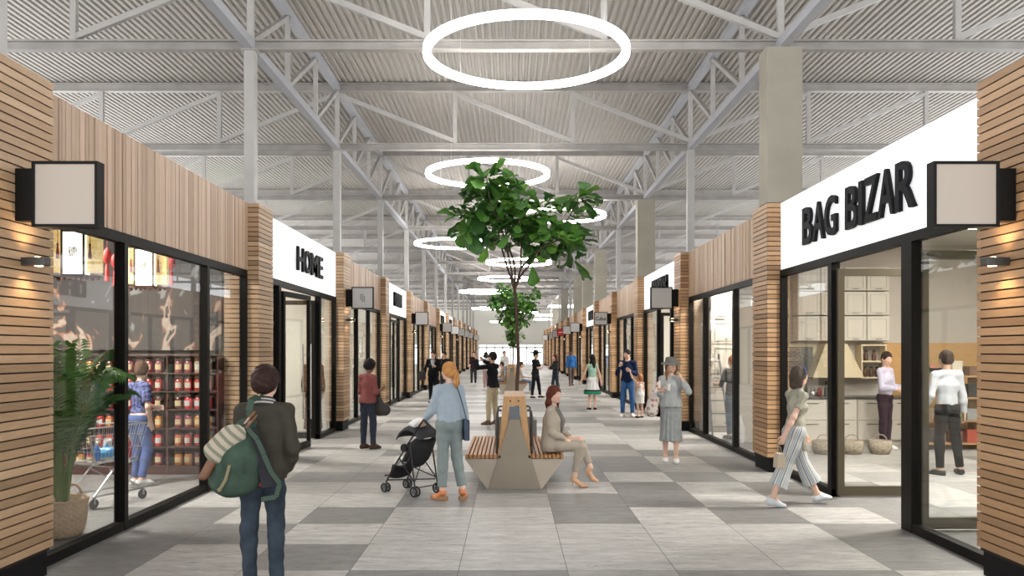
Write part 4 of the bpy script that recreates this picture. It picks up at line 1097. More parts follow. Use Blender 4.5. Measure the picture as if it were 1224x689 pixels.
def oak(rnd, warm):
    b = rnd.choice([(.53, .355, .215), (.44, .285, .165), (.62, .43, .275), (.50, .33, .20), (.37, .24, .14), (.56, .38, .235)])
    f = rnd.uniform(.92, 1.08)
    return (b[0] * f * warm[0], b[1] * f * warm[1], b[2] * f * warm[2])
WHITE_BAYS = {-1: (2, 4, 7, 8, 12), 1: (1, 3, 6, 11)}
def pillars():
    for sd in (-1, 1):
        for k in range(1, NB + 1):
            rnd = random.Random(100 * k + sd); y = pf(k); xa = XS[sd]; depth = .52 if (k == 2 and sd < 0) else .33
            t = thing('slatted_pillar', 'horizontally slatted oak pillar on a black plinth, %s from the camera, %s side' % (ORD[k - 1], SIDE[sd]), 'pillar', (xa + sd * depth / 2, y + PD / 2, 0), 0, 'slatted pillars along the %s shops' % SIDE[sd])
            hx, hy = depth / 2, PD / 2
            warm = (.90, .88, .84) if sd < 0 else (.90, .80, .67)
            M = MB(); n = 53; z0, z1 = .225, 4.05; p = (z1 - z0) / n
            for i in range(n):
                c = oak(rnd, warm)
                M.box((-hx, -hy, z0 + i * p + .006), (hx, hy, z0 + (i + 1) * p - .006), c)
            M.build('slat_cladding', OAK, t)
            M = MB(); M.box((-hx + .02, -hy + .02, .2), (hx - .02, hy - .02, 4.045)); M.build('core', SLOT, t)
            M = MB(); M.box((-hx + .035, -hy + .035, 0), (hx - .035, hy - .035, .222)); M.build('plinth', PLINTH, t)
def white_sign(sd, k):
    y0, y1 = pf(k) + PD, pf(k + 1); x = XG[sd]
    xf = x - sd * .04
    t = thing('fascia_sign', '', 'shop sign', (xf, (y0 + y1) / 2, 3.04)); h = (y1 - y0) / 2 - .01
    M = MB(); M.box((0, -h, 0), (sd * .12, h, 1.0)); M.build('lit_panel', mat('lit_white_panel', (.85, .85, .85), .5, emit=((1, 1, 1), .62)), t, False, .004)
    M = MB(); M.box((sd * .121, -h, 0), (sd * .16, h, 1.0)); M.build('back_frame', DARK, t)
    return t
def shopfronts():
    lm = MATS['black_lettering']
    wi = 0
    for sd in (-1, 1):
        xg = XG[sd]; s_in = -sd      # towards the corridor
        for k in range(1, NB):
            y0, y1 = pf(k) + PD, pf(k + 1)
            rnd = random.Random(900 + 10 * k + sd)
            if k in WHITE_BAYS[sd]:
                t = white_sign(sd, k)
                txt = {(1, 1): 'BAG BIZAR', (-1, 2): 'HOME'}.get((sd, k))
                lab = 'back-lit white shop fascia on the %s, ' % SIDE[sd]
                if txt:
                    t['label'] = lab + 'with large black letters %s' % txt
                    yc, ln, zc, hh = (9.70, 3.12, .48, .50) if sd > 0 else (16.12, 2.03, .49, .44)
                    y = yc - t.location.y
                    for c_i, (ch, a, w) in enumerate(LETTERS[txt]):
                        # sd>0 : reading direction runs towards the camera (-Y)
                        dirv = (0, -1, 0) if sd > 0 else (0, 1, 0)
                        pos = (-sd * .045, y + (-(a + w / 2 - .5) * ln if sd > 0 else (a + w / 2 - .5) * ln), zc)
                        text_obj('letter_' + ch.lower(), ch, pos, dirv, (0, 0, 1), w * ln, hh, .045, lm, t, bold=.014, shear=0)
                else:
                    small = {(-1, 4): 'BOUTIQUE', (1, 3): 'NEWS'}.get((sd, k))
                    t['label'] = lab + 'small black lettering, %s bay from the camera' % ORD[k - 1]
                    # the photo's lettering here is too small to read: dark upright letter blocks
                    n = 4
                    yc, ln, zc, hh = (.2, 1.9, .52, .46) if sd < 0 else (-.1, 2.3, .50, .46)
                    for j in range(n):
                        M = MB(); a = (j / n - .5) * ln; w = ln / n * .8; yy = yc + (a if sd < 0 else -a - w); xx = -sd * .045
                        bars = [((0, 0), (.28, 1)), ((.72, 0), (1, 1)), ((0, .8), (1, 1)), ((0, 0), (1, .2))] if j % 2 == 0 else [((0, 0), (.28, 1)), ((.72, 0), (1, 1)), ((0, .42), (1, .6))]
                        for (u0, v0), (u1, v1) in bars: M.box((xx - .035, yy + u0 * w, zc - hh / 2 + v0 * hh), (xx + .035, yy + u1 * w, zc - hh / 2 + v1 * hh))
                        M.build('letter', lm, t)
            else:
                t = thing('slatted_fascia', 'vertical oak slat fascia over the %s bay from the camera on the %s side' % (ORD[k - 1], SIDE[sd]), 'fascia', (xg, (y0 + y1) / 2, 3.04), 0, 'slatted fascias on the %s' % SIDE[sd])
                h = (y1 - y0) / 2 - .008; M = MB(); y = -h
                while y < h - .03:
                    w = rnd.choice([.045, .06, .075, .09]); w = min(w, h - y)
                    b = rnd.choice([(.56, .40, .29), (.50, .355, .255), (.62, .45, .335), (.57, .41, .30), (.45, .31, .215)]) if sd < 0 else rnd.choice([(.56, .39, .26), (.50, .345, .225), (.60, .43, .29), (.47, .32, .205)])
                    dd = rnd.uniform(.045, .06)
                    M.box((-sd * dd, y + .003, 0), (sd * .01, y + w - .003, 1.01), b); y += w
                M.build('slats', OAKV, t)
                M = MB(); M.box((sd * .011, -h, 0), (sd * .06, h, 1.0)); M.build('backing', SLOT, t)
            # glazing ------------------------------------------------------
            wi += 1
            door = (sd, k) in ((1, 1), (-1, 2), (1, 3), (-1, 4))
            g = struct(thing('window_%d' % wi, None, None, (xg, y0, 0)))
            L = y1 - y0; M = MB()
            M.box((-.05, 0, 2.94), (.05, L, 3.038)); M.box((-.05, 0, 0), (.05, L, .09))
            muls = []
            if (sd, k) == (-1, 1): muls = [(1.65, .04), (3.95, .04)]
            elif (sd, k) == (1, 1): muls = [(1.60, .11), (3.62, .06)]
            elif (sd, k) == (-1, 2): muls = [(1.0, .07), (4.0, .06)]
            elif (sd, k) == (1, 2): muls = [(1.85, .045), (4.15, .045)]
            elif (sd, k) == (1, 3): muls = [(1.4, .06), (3.3, .06)]
            elif (sd, k) == (-1, 4): muls = [(1.4, .06), (3.6, .06)]
            else: muls = [(1.9, .04), (3.7, .04)]
            edges = [0.045] + [m_[0] for m_ in muls] + [L - .045]
            M.box((-.05, 0, .09), (.05, .06, 2.94)); M.box((-.05, L - .06, .09), (.05, L, 2.94))
            for (a, w) in muls: M.box((-.055, a - w, 0.0), (.055, a + w, 2.94))
            gap = None
            if (sd, k) == (1, 1): gap = (1.71, 3.56)
            if (sd, k) == (-1, 2): gap = (1.07, 3.94)
            if (sd, k) == (1, 3): gap = (1.46, 3.24)
            if (sd, k) == (-1, 4): gap = (1.46, 3.54)
            if gap:     # doorway: take the sill out
                M2 = MB(); M2.box((-.05, 0, 2.94), (.05, L, 3.038)); M2.box((-.05, 0, 0), (.05, gap[0], .09)); M2.box((-.05, gap[1], 0), (.05, L, .09))
                M2.box((-.05, 0, .09), (.05, .06, 2.94)); M2.box((-.05, L - .06, .09), (.05, L, 2.94))
                for (a, w) in muls: M2.box((-.055, a - w, 0.0), (.055, a + w, 2.94))
                M = M2
            M.build('window_frame', DARK, g)
            prev = .06
            spans = []
            for (a, w) in muls + [(L - .06, 0)]:
                spans.append((prev, a - w)); prev = a + w
            for (a, b) in spans:
                if gap and abs((a + b) / 2 - (gap[0] + gap[1]) / 2) < .3: continue
                M = MB(); M.box((-.006, a, .09), (.006, b, 2.94)); M.build('pane', GLASS, g)
LETTERS = {'BAG BIZAR': [('B', .0, .112), ('A', .122, .122), ('G', .254, .118), ('B', .462, .108), ('I', .583, .034), ('Z', .63, .108), ('A', .742, .118), ('R', .872, .128)],
           'HOME': [('H', .0, .225), ('O', .262, .22), ('M', .515, .265), ('E', .82, .18)]}
def leaf(name, hinge, ang, w, parent_label, handle=True, h=2.86, fm=None):
    """a framed glass door leaf turned about its hinge; returns its root"""
    d = struct(thing(name, None, None, (hinge[0], hinge[1], 0), ang))
    M = MB(); z0 = .02
    M.box((0, -.03, z0), (.085, .03, h)); M.box((w - .085, -.03, z0), (w, .03, h)); M.box((.085, -.03, z0), (w - .085, .03, .14)); M.box((.085, -.03, h - .09), (w - .085, .03, h))
    M.build('door_frame', (fm or mat('bronze_frame', (.07, .058, .035), .35)), d, False, .003)
    M = MB(); M.box((.085, -.006, .14), (w - .085, .006, h - .09)); M.build('pane', GLASS, d)
    if handle:
        for sy in (-1, 1):
            M = MB(); x = w - .13; M.tube([(x, sy * .075, .55), (x, sy * .075, 1.95)], .014, 10); M.tube([(x, sy * .03, .75), (x, sy * .075, .75)], .009, 8); M.tube([(x, sy * .03, 1.75), (x, sy * .075, 1.75)], .009, 8)
            M.build('door_handle', mat('brushed_steel', (.62, .6, .57), .25, metal=1), d, True)
    return d
def doors():
    y0 = pf(1) + PD
    leaf('door_2', (4.09, y0 + 3.52), 0.0, 1.05, '', True)
    M = MB()
    leaf('door_3', (4.17, y0 + 1.60), 0.03, 1.0, '', True)
    y0 = pf(2) + PD
    leaf('door_4', (-3.93, y0 + 1.1), math.radians(84), 1.35, '', True, fm=DARK)
    leaf('door_5', (-4.02, y0 + 3.90), math.radians(182), 1.1, '', True, fm=DARK)
    y0 = pf(3) + PD
    leaf('door_6', (4.12, y0 + 3.2), math.radians(5), .95, '', True, fm=DARK)
    y0 = pf(4) + PD
    leaf('door_7', (-4.0, y0 + 1.5), math.radians(90), 1.0, '', True, fm=DARK); leaf('door_8', (-4.0, y0 + 3.5), math.radians(-90), 1.0, '', True, fm=DARK)

WALLC = {}
def interiors():
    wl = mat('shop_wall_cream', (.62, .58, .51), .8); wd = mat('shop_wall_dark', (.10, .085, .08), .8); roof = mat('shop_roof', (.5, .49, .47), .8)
    added_lamp = mat('added_shop_lamp', (.9, .9, .9), .4, emit=((1, .94, .86), 90));  # glow for ceiling panels added to light the shop interiors
    wn = {-1: 0, 1: 0}
    for sd in (-1, 1):
        xg = XG[sd]; xb = sd * BACK
        M = MB(); M.box((xb, PY0, 0), (xb + sd * .15, pf(NB) + PD, 4.0)); struct(M.build('wall_%s_back' % SIDE[sd], wd if sd < 0 and False else wl))
        M = MB(); M.box((xg + sd * .13, PY0, 3.92), (xb, pf(NB) + PD, 4.02)); struct(M.build('ceiling_%s_shops' % SIDE[sd], roof))
        for k in range(1, NB + 1):
            ya = pf(k) + .12; yb = pf(k) + PD - .06
            if sd == 1 and k == 2: continue
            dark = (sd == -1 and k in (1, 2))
            M = MB(); xi = XS[sd] + sd * (.53 if (k == 2 and sd < 0) else .345)
            M.box((xi, ya, 0), (xb, yb, 3.92))
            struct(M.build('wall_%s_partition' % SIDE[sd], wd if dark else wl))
            if k < NB:
                t = thing('added_light_panel', 'added ceiling light panel brightening the %s shop from the camera on the %s' % (ORD[k - 1], SIDE[sd]), 'light', (xg + sd * 2.4, (pf(k) + PD + pf(k + 1)) / 2, 3.86), 0, 'added ceiling lights inside the %s shops' % SIDE[sd])
                M = MB(); M.box((-.9, -.5, 0), (.9, .5, .05)); M.build('housing', mat('added_lamp_housing', (.6, .6, .6), .5), t)
                M = MB(); M.box((-.87, -.47, -.012), (.87, .47, -.001)); M.build('diffuser', added_lamp if not (sd < 0 and k == 1) else mat('added_left_shop_lamp', (.9, .9, .9), .4, emit=((1, .94, .86), 90)), t)  # added panel in the nearest left shop is as strong as the rest
    t = thing('added_light_panel', 'added ceiling light panel over the customers in the wood-fronted right shop', 'light', (5.6, 17.75, 3.86), 0)  # extra panel added to light the space behind the kitchen wall
    M = MB(); M.box((-.9, -.5, 0), (.9, .5, .05)); M.build('housing', MATS['added_lamp_housing'], t)
    M = MB(); M.box((-.87, -.47, -.012), (.87, .47, -.001)); M.build('diffuser', added_lamp, t)
    for x, y in ((6.4, 12.6), (8.3, 13.2)):  # two further panels added to brighten the kitchen
        t = thing('added_light_panel', 'added ceiling light panel deep inside the right-hand shop with the kitchen, %s one' % ('nearer' if y < 13 else 'farther'), 'light', (x, y, 3.86), 0)
        M = MB(); M.box((-.9, -.5, 0), (.9, .5, .05)); M.build('housing', MATS['added_lamp_housing'], t)
        M = MB(); M.box((-.87, -.47, -.012), (.87, .47, -.001)); M.build('diffuser', mat('added_kitchen_lamp', (.9, .9, .9), .4, emit=((1, .93, .83), 19)), t)
    # partition in the BAG BIZAR shop stands further back
    M = MB(); M.box((4.5, 16.43, 0), (9.6, 16.6, 3.92)); struct(M.build('wall_right_kitchen', mat('warm_grey_wall', (.55, .51, .46), .8)))
# ------------------------------------------------------------------ lights, signs
RINGS = [(629, 65, 118.5, 11.35), (583, 208.5, 71.5, 18.6), (672, 258, 50.5, 26.3), (541.5, 291.5, 44.5, 29.9), (620, 314, 38, 35), (603, 333.5, 31, 42.9), (578, 349, 28, 48),
         (586, 369, 21, 63), (673.5, 366.5, 17.5, 72), (651, 377, 13, 80), (649, 382, 11, 90), (628, 374, 15, 84), (598, 385, 12, 95)]  # last two rings are added to light the far end wall
def rings():
    em = mat('ring_glow', (1, 1, 1), .5, emit=((1, .985, .96), RING_E))
    emf = mat('ring_glow_far', (1, 1, 1), .5, emit=((1, .985, .96), RING_E * 1.8))
    wm = mat('wire', (.6, .6, .6), .4, metal=.6)
    for i, (px, py, hw, d) in enumerate(RINGS):
        R = hw * d / F_PX; x, y, z = W(px, py, d); R = min(max(R, 1.0), 1.38)
        t = thing('pendant_ring_light', 'glowing white ring light hanging on thin wires, %s from the camera' % ORD[i], 'light', (x, y, z), 0, 'ring lights along the hall')
        M = MB(); n = 72 if i < 3 else 40
        w, h = .10, .085
        prof = [(-w / 2, -h / 2), (w / 2, -h / 2), (w / 2, h / 2), (-w / 2, h / 2)]
        vs = []; fs = []
        for j in range(n):
            a = 2 * PI * j / n
            for (u, v) in prof: vs.append(((R + u) * math.cos(a), (R + u) * math.sin(a), v))
        for j in range(n):
            for q in range(4): fs.append((j * 4 + q, j * 4 + (q + 1) % 4, ((j + 1) % n) * 4 + (q + 1) % 4, ((j + 1) % n) * 4 + q))
        M.add(vs, fs); M.build('glowing_ring', em if i < 4 else emf, t, True)
        for j in range(4):
            a = PI / 4 + j * PI / 2 + i * .2
            M = MB(); M.tube([(R * math.cos(a), R * math.sin(a), h / 2), (R * math.cos(a), R * math.sin(a), ROOFZ - z - .004)], .004 if i < 4 else .006, 5); M.build('wire', wm, t)
def box_signs():
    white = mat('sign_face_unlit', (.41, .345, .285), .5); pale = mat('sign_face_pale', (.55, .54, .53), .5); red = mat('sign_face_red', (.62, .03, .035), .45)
    gl = mat('sign_mark_grey', (.2, .2, .2), .5); lm = MATS['black_lettering']
    for sd in (-1, 1):
        for i, k in enumerate((1, 3, 5, 7, 8, 9, 10, 11, 13)):
            y = pf(k) + .25; xs = XS[sd]
            side = SIDE[sd]
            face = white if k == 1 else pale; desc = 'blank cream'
            if k > 1: desc = 'pale grey'
            if (sd, k) == (1, 9): face = red; desc = 'red'
            if (sd, k) == (1, 5): desc = 'white "Cubus"'
            if (sd, k) == (-1, 3): desc = 'emblem-marked'
            t = thing('box_sign', '%s square box sign projecting from the %s pillar from the camera, %s side' % (desc, ORD[k - 1], side), 'sign', (xs, y, 3.03), 0)
            if k > 5 and (sd, k) != (1, 9): t['group'] = 'small projecting signs along the %s' % side
            # local: s = inward direction
            s = -sd; hw = .245
            M = MB(); M.box((s * .0, -.03, -.20), (s * .14, .06, .20)); M.build('bracket', DARK, t, False, .003)
            xa, xb = s * .14, s * .64
            M = MB(); fr = .022
            M.box((xa, -.055, -.25), (xb, .055, -.25 + fr)); M.box((xa, -.055, .25 - fr), (xb, .055, .25)); M.box((xa, -.055, -.25 + fr), (xa + s * fr, .055, .25 - fr)); M.box((xb - s * fr, -.055, -.25 + fr), (xb, .055, .25 - fr))
            M.build('sign_frame', DARK, t)
            M = MB(); M.box((xa + s * fr, -.045, -.25 + fr), (xb - s * fr, .045, .25 - fr)); M.build('sign_face', face, t)
            xc = (xa + xb) / 2
            if (sd, k) == (1, 5): text_obj('lettering', 'Cubus', (xc, -.048, .0), (1, 0, 0), (0, 0, 1), .40, .15, .006, lm, t, .02)
            if (sd, k) == (1, 9): 
                M = MB(); M.box((xc - .14, -.05, -.02), (xc + .14, -.045, .025)); M.build('mark', WHITE, t)
            if (sd, k) == (-1, 3):
                M = MB()
                for r in range(4):
                    for c in range(3): 
                        if (r, c) not in ((0, 0), (3, 2)): M.box((xc - .06 + c * .042, -.05, -.09 + r * .048), (xc - .06 + c * .042 + .03, -.045, -.09 + r * .048 + .034))
                M.build('emblem', gl, t)
            if k == 1:
                t['label'] = 'large blank cream projecting box sign on the nearest %s pillar' % side
def wall_lamps():
    glow = mat('lamp_warm_glow', (1, .8, .5), .5, emit=((1, .72, .38), 26))
    hm = mat('lamp_dark_body', (.06, .055, .05), .35, metal=.4)
    for sd in (-1, 1):
        for k in (1, 3, 5, 7, 9):
            y = pf(k) + .33; x = XS[sd]; s = -sd
            t = thing('wall_lamp', 'small warm wall lamp on the %s pillar from the camera, %s side' % (ORD[k - 1], SIDE[sd]), 'lamp', (x, y, 2.53), 0, 'wall lamps on the %s pillars' % SIDE[sd])
            M = MB(); M.box((0, -.035, -.03), (s * .04, .035, .03)); M.build('back_plate', hm, t, False, .003)
            M = MB(); M.box((s * .04, -.045, -.032), (s * .19, .045, .032)); M.build('lamp_body', hm, t, False, .006)
            M = MB(); M.lathe([(.03, -.0345), (.03, -.0325)], (s * .12, 0, 0), 14); M.lathe([(.03, .0325), (.03, .0345)], (s * .12, 0, 0), 14); M.build('lens', glow, t)
            if k <= 5:
                for up in (0, 1):
                    l = bpy.data.lights.new('lamp_beam', 'SPOT'); l.energy = 9; l.color = (1, .72, .42); l.spot_size = math.radians(130); l.spot_blend = .8; l.shadow_soft_size = .02
                    o = bpy.data.objects.new('lamp_beam', l); COL.objects.link(o); o.parent = t; o.location = (s * .12, 0, .045 if up else -.045)
                    o.rotation_euler = (PI if up else 0, 0, 0)
# ------------------------------------------------------------------ benches and trees
def bench_proto():
    t = thing('bench', '', 'bench', (0, 0, 0))
    stone = mat('bench_composite', (.25, .21, .158), .55, noise=.06, nscale=3)
    stone2 = mat('bench_composite_side', (.40, .345, .275), .55, noise=.06, nscale=3)
    wood = mat('bench_slat', (.38, .18, .065), .5, noise=.22, nscale=9, stretch=(12, 1, 12))
    wood2 = mat('backrest_wood', (.50, .285, .12), .5, noise=.2, nscale=7, stretch=(8, 8, 1))
    L = 2.4
    M = MB(); M.prism([(-.35, 0), (.35, 0), (.063, .92), (-.063, .92)], 0, .05, 'y'); M.build('end_panel', stone, t, False, .004)
    M = MB(); M.prism([(-.35, 0), (.35, 0), (.063, .92), (-.063, .92)], L - .05, L, 'y'); M.build('end_panel', stone, t, False, .004)
    for s in (-1, 1):
        M = MB(); M.prism([(s * .365, .0), (s * .325, .0), (s * .175, .40), (s * .66, .40)], .012, L - .012, 'y'); M.build('seat_support', stone2, t, False, .004)
        for j in range(9):
            x = s * (.20 + j * .054)
            M = MB(); M.box((x - .021, .0, .405), (x + .021, L, .455)); M.build('seat_slat', wood, t, False, .005)
    M = MB(); M.box((-.17, .06, .02), (.17, L - .06, .44)); M.build('core_box', stone, t)
    # wooden back: an arch board at each end joined by boards
    for s in (-1, 1):
        M = MB(); M.add([], []); 
        for j in range(4):
            za = .50 + j * .165; zb = za + .15; xa = .215 - .07 * ((za - .45) / .77); xb = .215 - .07 * ((zb - .45) / .77)
            M.add([(s * xa, .10, za), (s * xa, 1.5, za), (s * xb, 1.5, zb), (s * xb, .10, zb), (s * (xa - .03), .10, za), (s * (xa - .03), 1.5, za), (s * (xb - .03), 1.5, zb), (s * (xb - .03), .10, zb)],
                  [(0, 1, 2, 3), (4, 7, 6, 5), (0, 4, 5, 1), (3, 2, 6, 7), (0, 3, 7, 4), (1, 5, 6, 2)])
        M.build('backrest', wood2, t)
    M = MB()
    M.prism([(-.215, .455), (-.13, .455), (-.075, 1.02), (-.075, 1.10), (.075, 1.10), (.075, 1.02), (.13, .455), (.215, .455), (.147, 1.20), (.13, 1.225), (-.13, 1.225), (-.147, 1.20)], .055, .10, 'y')
    M.build('back_end_board', wood2, t, False, .004)
    M = MB(); M.box((-.147, .10, 1.175), (.147, 1.5, 1.225)); M.build('back_cap', wood2, t, False, .005)
    M = MB(); M.box((-.07, .07, .90), (.07, .09, 1.09)); M.build('grey_inset', mat('grey_inset', (.13, .145, .16), .5), t)
    M = MB()
    for s in (-1, 1): M.tube([(s * .055, .052, 1.165), (s * .055, .045, 1.165)], .011, 8)
    M.build('bolt', DARK, t)
    arm = mat('armrest_metal', (.10, .105, .11), .4, metal=.5)
    for s in (-1, 1):
        M = MB(); M.tube([(s * .17, .16, 1.03), (s * .20, .16, 1.035), (s * .225, .16, 1.02), (s * .235, .16, .95), (s * .24, .16, .455)], .014, 8); M.tube([(s * .17, .95, 1.03), (s * .20, .95, 1.035), (s * .225, .95, 1.02), (s * .235, .95, .95), (s * .24, .95, .455)], .014, 8)
        M.build('armrest', arm, t, True)
    return t
def planter(label, x, y):
    t = thing('planter', label, 'planter', (x, y, 0), 0, 'planters behind the benches')
    m = mat('planter_grey', (.20, .195, .185), .6, noise=.06)
    M = MB(); o = .34; i = .30; h = .70
    for a, b in (((-o, -o), (o, -i)), ((-o, i), (o, o)), ((-o, -i), (-i, i)), ((i, -i), (o, i))): M.box((a[0], a[1], 0), (b[0], b[1], h))
    M.box((-i, -i, .0), (i, i, .3)); M.build('planter_box', m, t)
    M = MB(); M.box((-i, -i, .3), (i, i, .64)); M.build('soil', mat('soil', (.03, .02, .013), .95, bump=1, bscale=40), t)
def leafmesh(M, base, d, up, L, Wd, rnd, col):
    """fiddle-shaped leaf: narrow waist, broad wavy tip, folded along the midrib"""
    d = nrm(d); s = nrm(np.cross(d, up)); n = np.cross(s, d)
    prof = [(0, .05), (.12, .30), (.28, .42), (.42, .46), (.58, .72), (.74, 1.0), (.88, .86), (.97, .45), (1.0, .08)]
    droop = rnd.uniform(.10, .35); fold = rnd.uniform(.10, .3); wv = rnd.uniform(.02, .06)
    vs = []
    for i, (t, w) in enumerate(prof):
        c = base + d * L * t - np.array([0, 0, 1.]) * droop * L * t * t
        for q in (-1, -.5, 0, .5, 1):
            vs.append(c + s * q * w * Wd / 2 + n * (abs(q) * w * Wd * fold * .5 + wv * L * math.sin(i * 1.9 + q * 2.1) * abs(q)))
    fs = []
    for i in range(len(prof) - 1):
        for j in range(4): fs.append((i * 5 + j, i * 5 + j + 1, i * 5 + 6 + j, i * 5 + 5 + j))
    M.add(vs, fs, col)
# branch tips in the picture frame of the near tree (x offset from trunk, z, y offset)
def tree(label, x, y, seed):
    rnd = random.Random(seed)
    t = thing('fig_tree', label, 'tree', (x, y, .64), 0, None)
    bark = mat('bark', (.085, .05, .035), .85, noise=.3, nscale=30, bump=.6, bscale=80)
    Z0 = .64
    def z(v): return v - Z0
    def S(pts, r0, r1, n=8): 
        M = MB(); k = len(pts); pp = []
        for i in range(k - 1):
            for q in range(4):
                u = q / 4; a = np.array(pts[max(i - 1, 0)], float); b = np.array(pts[i], float); c = np.array(pts[i + 1], float); d = np.array(pts[min(i + 2, k - 1)], float)
                pp.append(.5 * ((2 * b) + (-a + c) * u + (2 * a - 5 * b + 4 * c - d) * u * u + (-a + 3 * b - 3 * c + d) * u ** 3))
        pp.append(np.array(pts[-1], float)); N = len(pp)
        M.tube(pp, [r0 + (r1 - r0) * i / (N - 1) for i in range(N)], n); return M, pp
    trunk = [(.03, 0, z(.60)), (.02, 0, z(1.2)), (.045, .0, z(1.7)), (.02, 0, z(2.15)), (0.01, 0, z(2.55)), (-.02, .0, z(2.85))]
    M, tp = S(trunk, .036, .024, 10); M.build('trunk', bark, t, True)
    fork = trunk[-1]
    limbs = [
        [fork, (-.13, .05, z(3.2)), (-.26, .1, z(3.65)), (-.33, .05, z(3.95)), (-.55, .0, z(4.05)), (-.85, -.05, z(4.15))],
        [fork, (-.10, -.1, z(3.3)), (-.22, -.15, z(3.8)), (-.42, -.15, z(4.3)), (-.48, -.1, z(4.72))],
        [fork, (-.02, .05, z(3.25)), (-.16, .15, z(3.75)), (-.18, .2, z(4.2)), (-.28, .2, z(4.6))],
        [fork, (.08, -.05, z(3.2)), (.10, -.1, z(3.6)), (.25, -.1, z(4.0)), (.45, -.05, z(4.25))],
        [fork, (.10, .05, z(3.1)), (.30, .1, z(3.35)), (.6, .12, z(3.7)), (.85, .1, z(4.0)), (1.05, .1, z(4.38))],
        [(.08, -.05, z(3.2)), (.25, -.25, z(3.35)), (.5, -.35, z(3.55)), (.8, -.3, z(3.65)), (1.0, -.25, z(3.6))],
        [(-.26, .1, z(3.65)), (-.5, .3, z(3.75)), (-.75, .35, z(3.85))],
        [(.1, -.1, z(3.6)), (.05, -.35, z(3.9)), (.1, -.5, z(4.2))],
    ]
    LM = MB(); tips = []
    for i, l in enumerate(limbs):
        M, pp = S(l, .020, .007, 7); M.build('branch', bark, t, True)
        k = len(pp); start = int(k * (.5 if i < 5 else .3))
        for j in range(start, k):
            u = (j - start) / (k - start)
            cnt = 2 if j < k - 4 else 4
            for c in range(cnt):
                tips.append((pp[j], u))
    greens = [(.07, .19, .03), (.11, .28, .05), (.04, .12, .025), (.16, .36, .08), (.14, .30, .045), (.055, .155, .035)]
    dens = [(.0, .0, .0)]
    for p, u in tips:
        a = rnd.uniform(0, 2 * PI); el = rnd.uniform(-.35, .75)
        d = np.array([math.cos(a) * math.cos(el), math.sin(a) * math.cos(el), math.sin(el)])
        out = np.array([p[0], p[1], 0]); out = out / (np.linalg.norm(out) + .2) * .5
        d = nrm(d + out); L = rnd.uniform(.24, .38) * (1 if seed != 11 else .72); off = p + d * rnd.uniform(.02, .12)
        leafmesh(LM, off, d, np.array([0, 0, 1.]) + np.array([rnd.uniform(-.5, .5), rnd.uniform(-.5, .5), 0]), L, L * rnd.uniform(.62, .8), rnd, rnd.choice(greens))
    # clusters which give the crown its outline
    cl = [(-.48, -.1, 4.62, 16, .24), (-.25, .1, 4.45, 16, .26), (-.62, 0, 4.25, 14, .24), (-.88, -.05, 4.0, 8, .16), (-.72, .1, 3.85, 8, .17), (-.1, .1, 4.2, 14, .22), (.12, -.1, 4.0, 14, .25), (.4, -.1, 4.1, 14, .22),
          (.55, -.2, 3.75, 14, .25), (.85, -.2, 3.65, 10, .22), (1.05, .1, 4.42, 10, .13), (.82, .1, 4.05, 10, .2), (.3, .1, 3.6, 8, .22), (-.05, -.2, 3.75, 7, .2), (-.45, -.1, 3.55, 4, .14), (.95, -.2, 3.3, 4, .12), (.28, -.1, 3.25, 3, .08), (.12, .2, 4.45, 5, .16)]
    if seed == 11: cl += [(-.35, 0, 3.7, 16, .3), (.3, 0, 3.4, 18, .32), (-.3, .1, 3.3, 18, .3), (.5, .1, 3.2, 12, .26), (0, 0, 3.0, 22, .34), (-.1, 0, 2.65, 16, .26), (.15, 0, 2.55, 12, .24), (.05, 0, 2.3, 8, .16), (0, 0, 3.6, 14, .3)]
    for (cx, cy, cz, nn, rr) in cl:
        for _ in range(int(nn * (1.35 if seed != 11 else 2.4))):
            v = np.array([rnd.gauss(0, 1) for _ in range(3)]); v = v / np.linalg.norm(v)
            p = np.array([cx, cy, z(cz)]) + v * rr * rnd.uniform(.2, 1) * np.array([1, .9, .8])
            d = nrm(v + np.array([0, 0, rnd.uniform(-.7, .4)])); L = rnd.uniform(.25, .40) * (1 if seed != 11 else .72)
            leafmesh(LM, p, d, np.array([rnd.uniform(-.4, .4), rnd.uniform(-.4, .4), 1.]), L, L * rnd.uniform(.62, .82), rnd, rnd.choice(greens))
    lm = mat('fig_leaf', (1, 1, 1), .38, attr=True, noise=.12, nscale=9)
    if 'translucent' not in lm:
        lm['translucent'] = 1
        nt = lm.node_tree; b = nt.nodes['Principled BSDF']; out = nt.nodes['Material Output']
        tr = nt.nodes.new('ShaderNodeBsdfTranslucent'); mx = nt.nodes.new('ShaderNodeMixShader'); mx.inputs[0].default_value = .3
        src = b.inputs['Base Color'].links[0].from_socket
        nt.links.new(src, tr.inputs[0]); nt.links.new(b.outputs[0], mx.inputs[1]); nt.links.new(tr.outputs[0], mx.inputs[2]); nt.links.new(mx.outputs[0], out.inputs['Surface'])
    LM.build('foliage', lm, t, 'full', fixn=False)
    return t
def benches():
    b = bench_proto(); b['label'] = 'near double-sided bench with wooden slats and angular stone-coloured ends'; b['group'] = 'benches down the middle of the hall'
    b.location = (.055, 10.9, 0)
    c = copy_tree(b); c.location = (.055, 34.2, 0); c['label'] = 'far double-sided bench with wooden slats, beyond the man with the camera'
    planter('grey planter box behind the near bench holding the near tree', .09, 13.75); planter('grey planter box behind the far bench holding the far tree', .09, 37.05)
    tree('tall fig tree with large glossy leaves rising behind the near bench', .09, 13.75, 3)
    t = tree('smaller-looking far fig tree behind the trunk of the near one', .09, 37.05, 11)
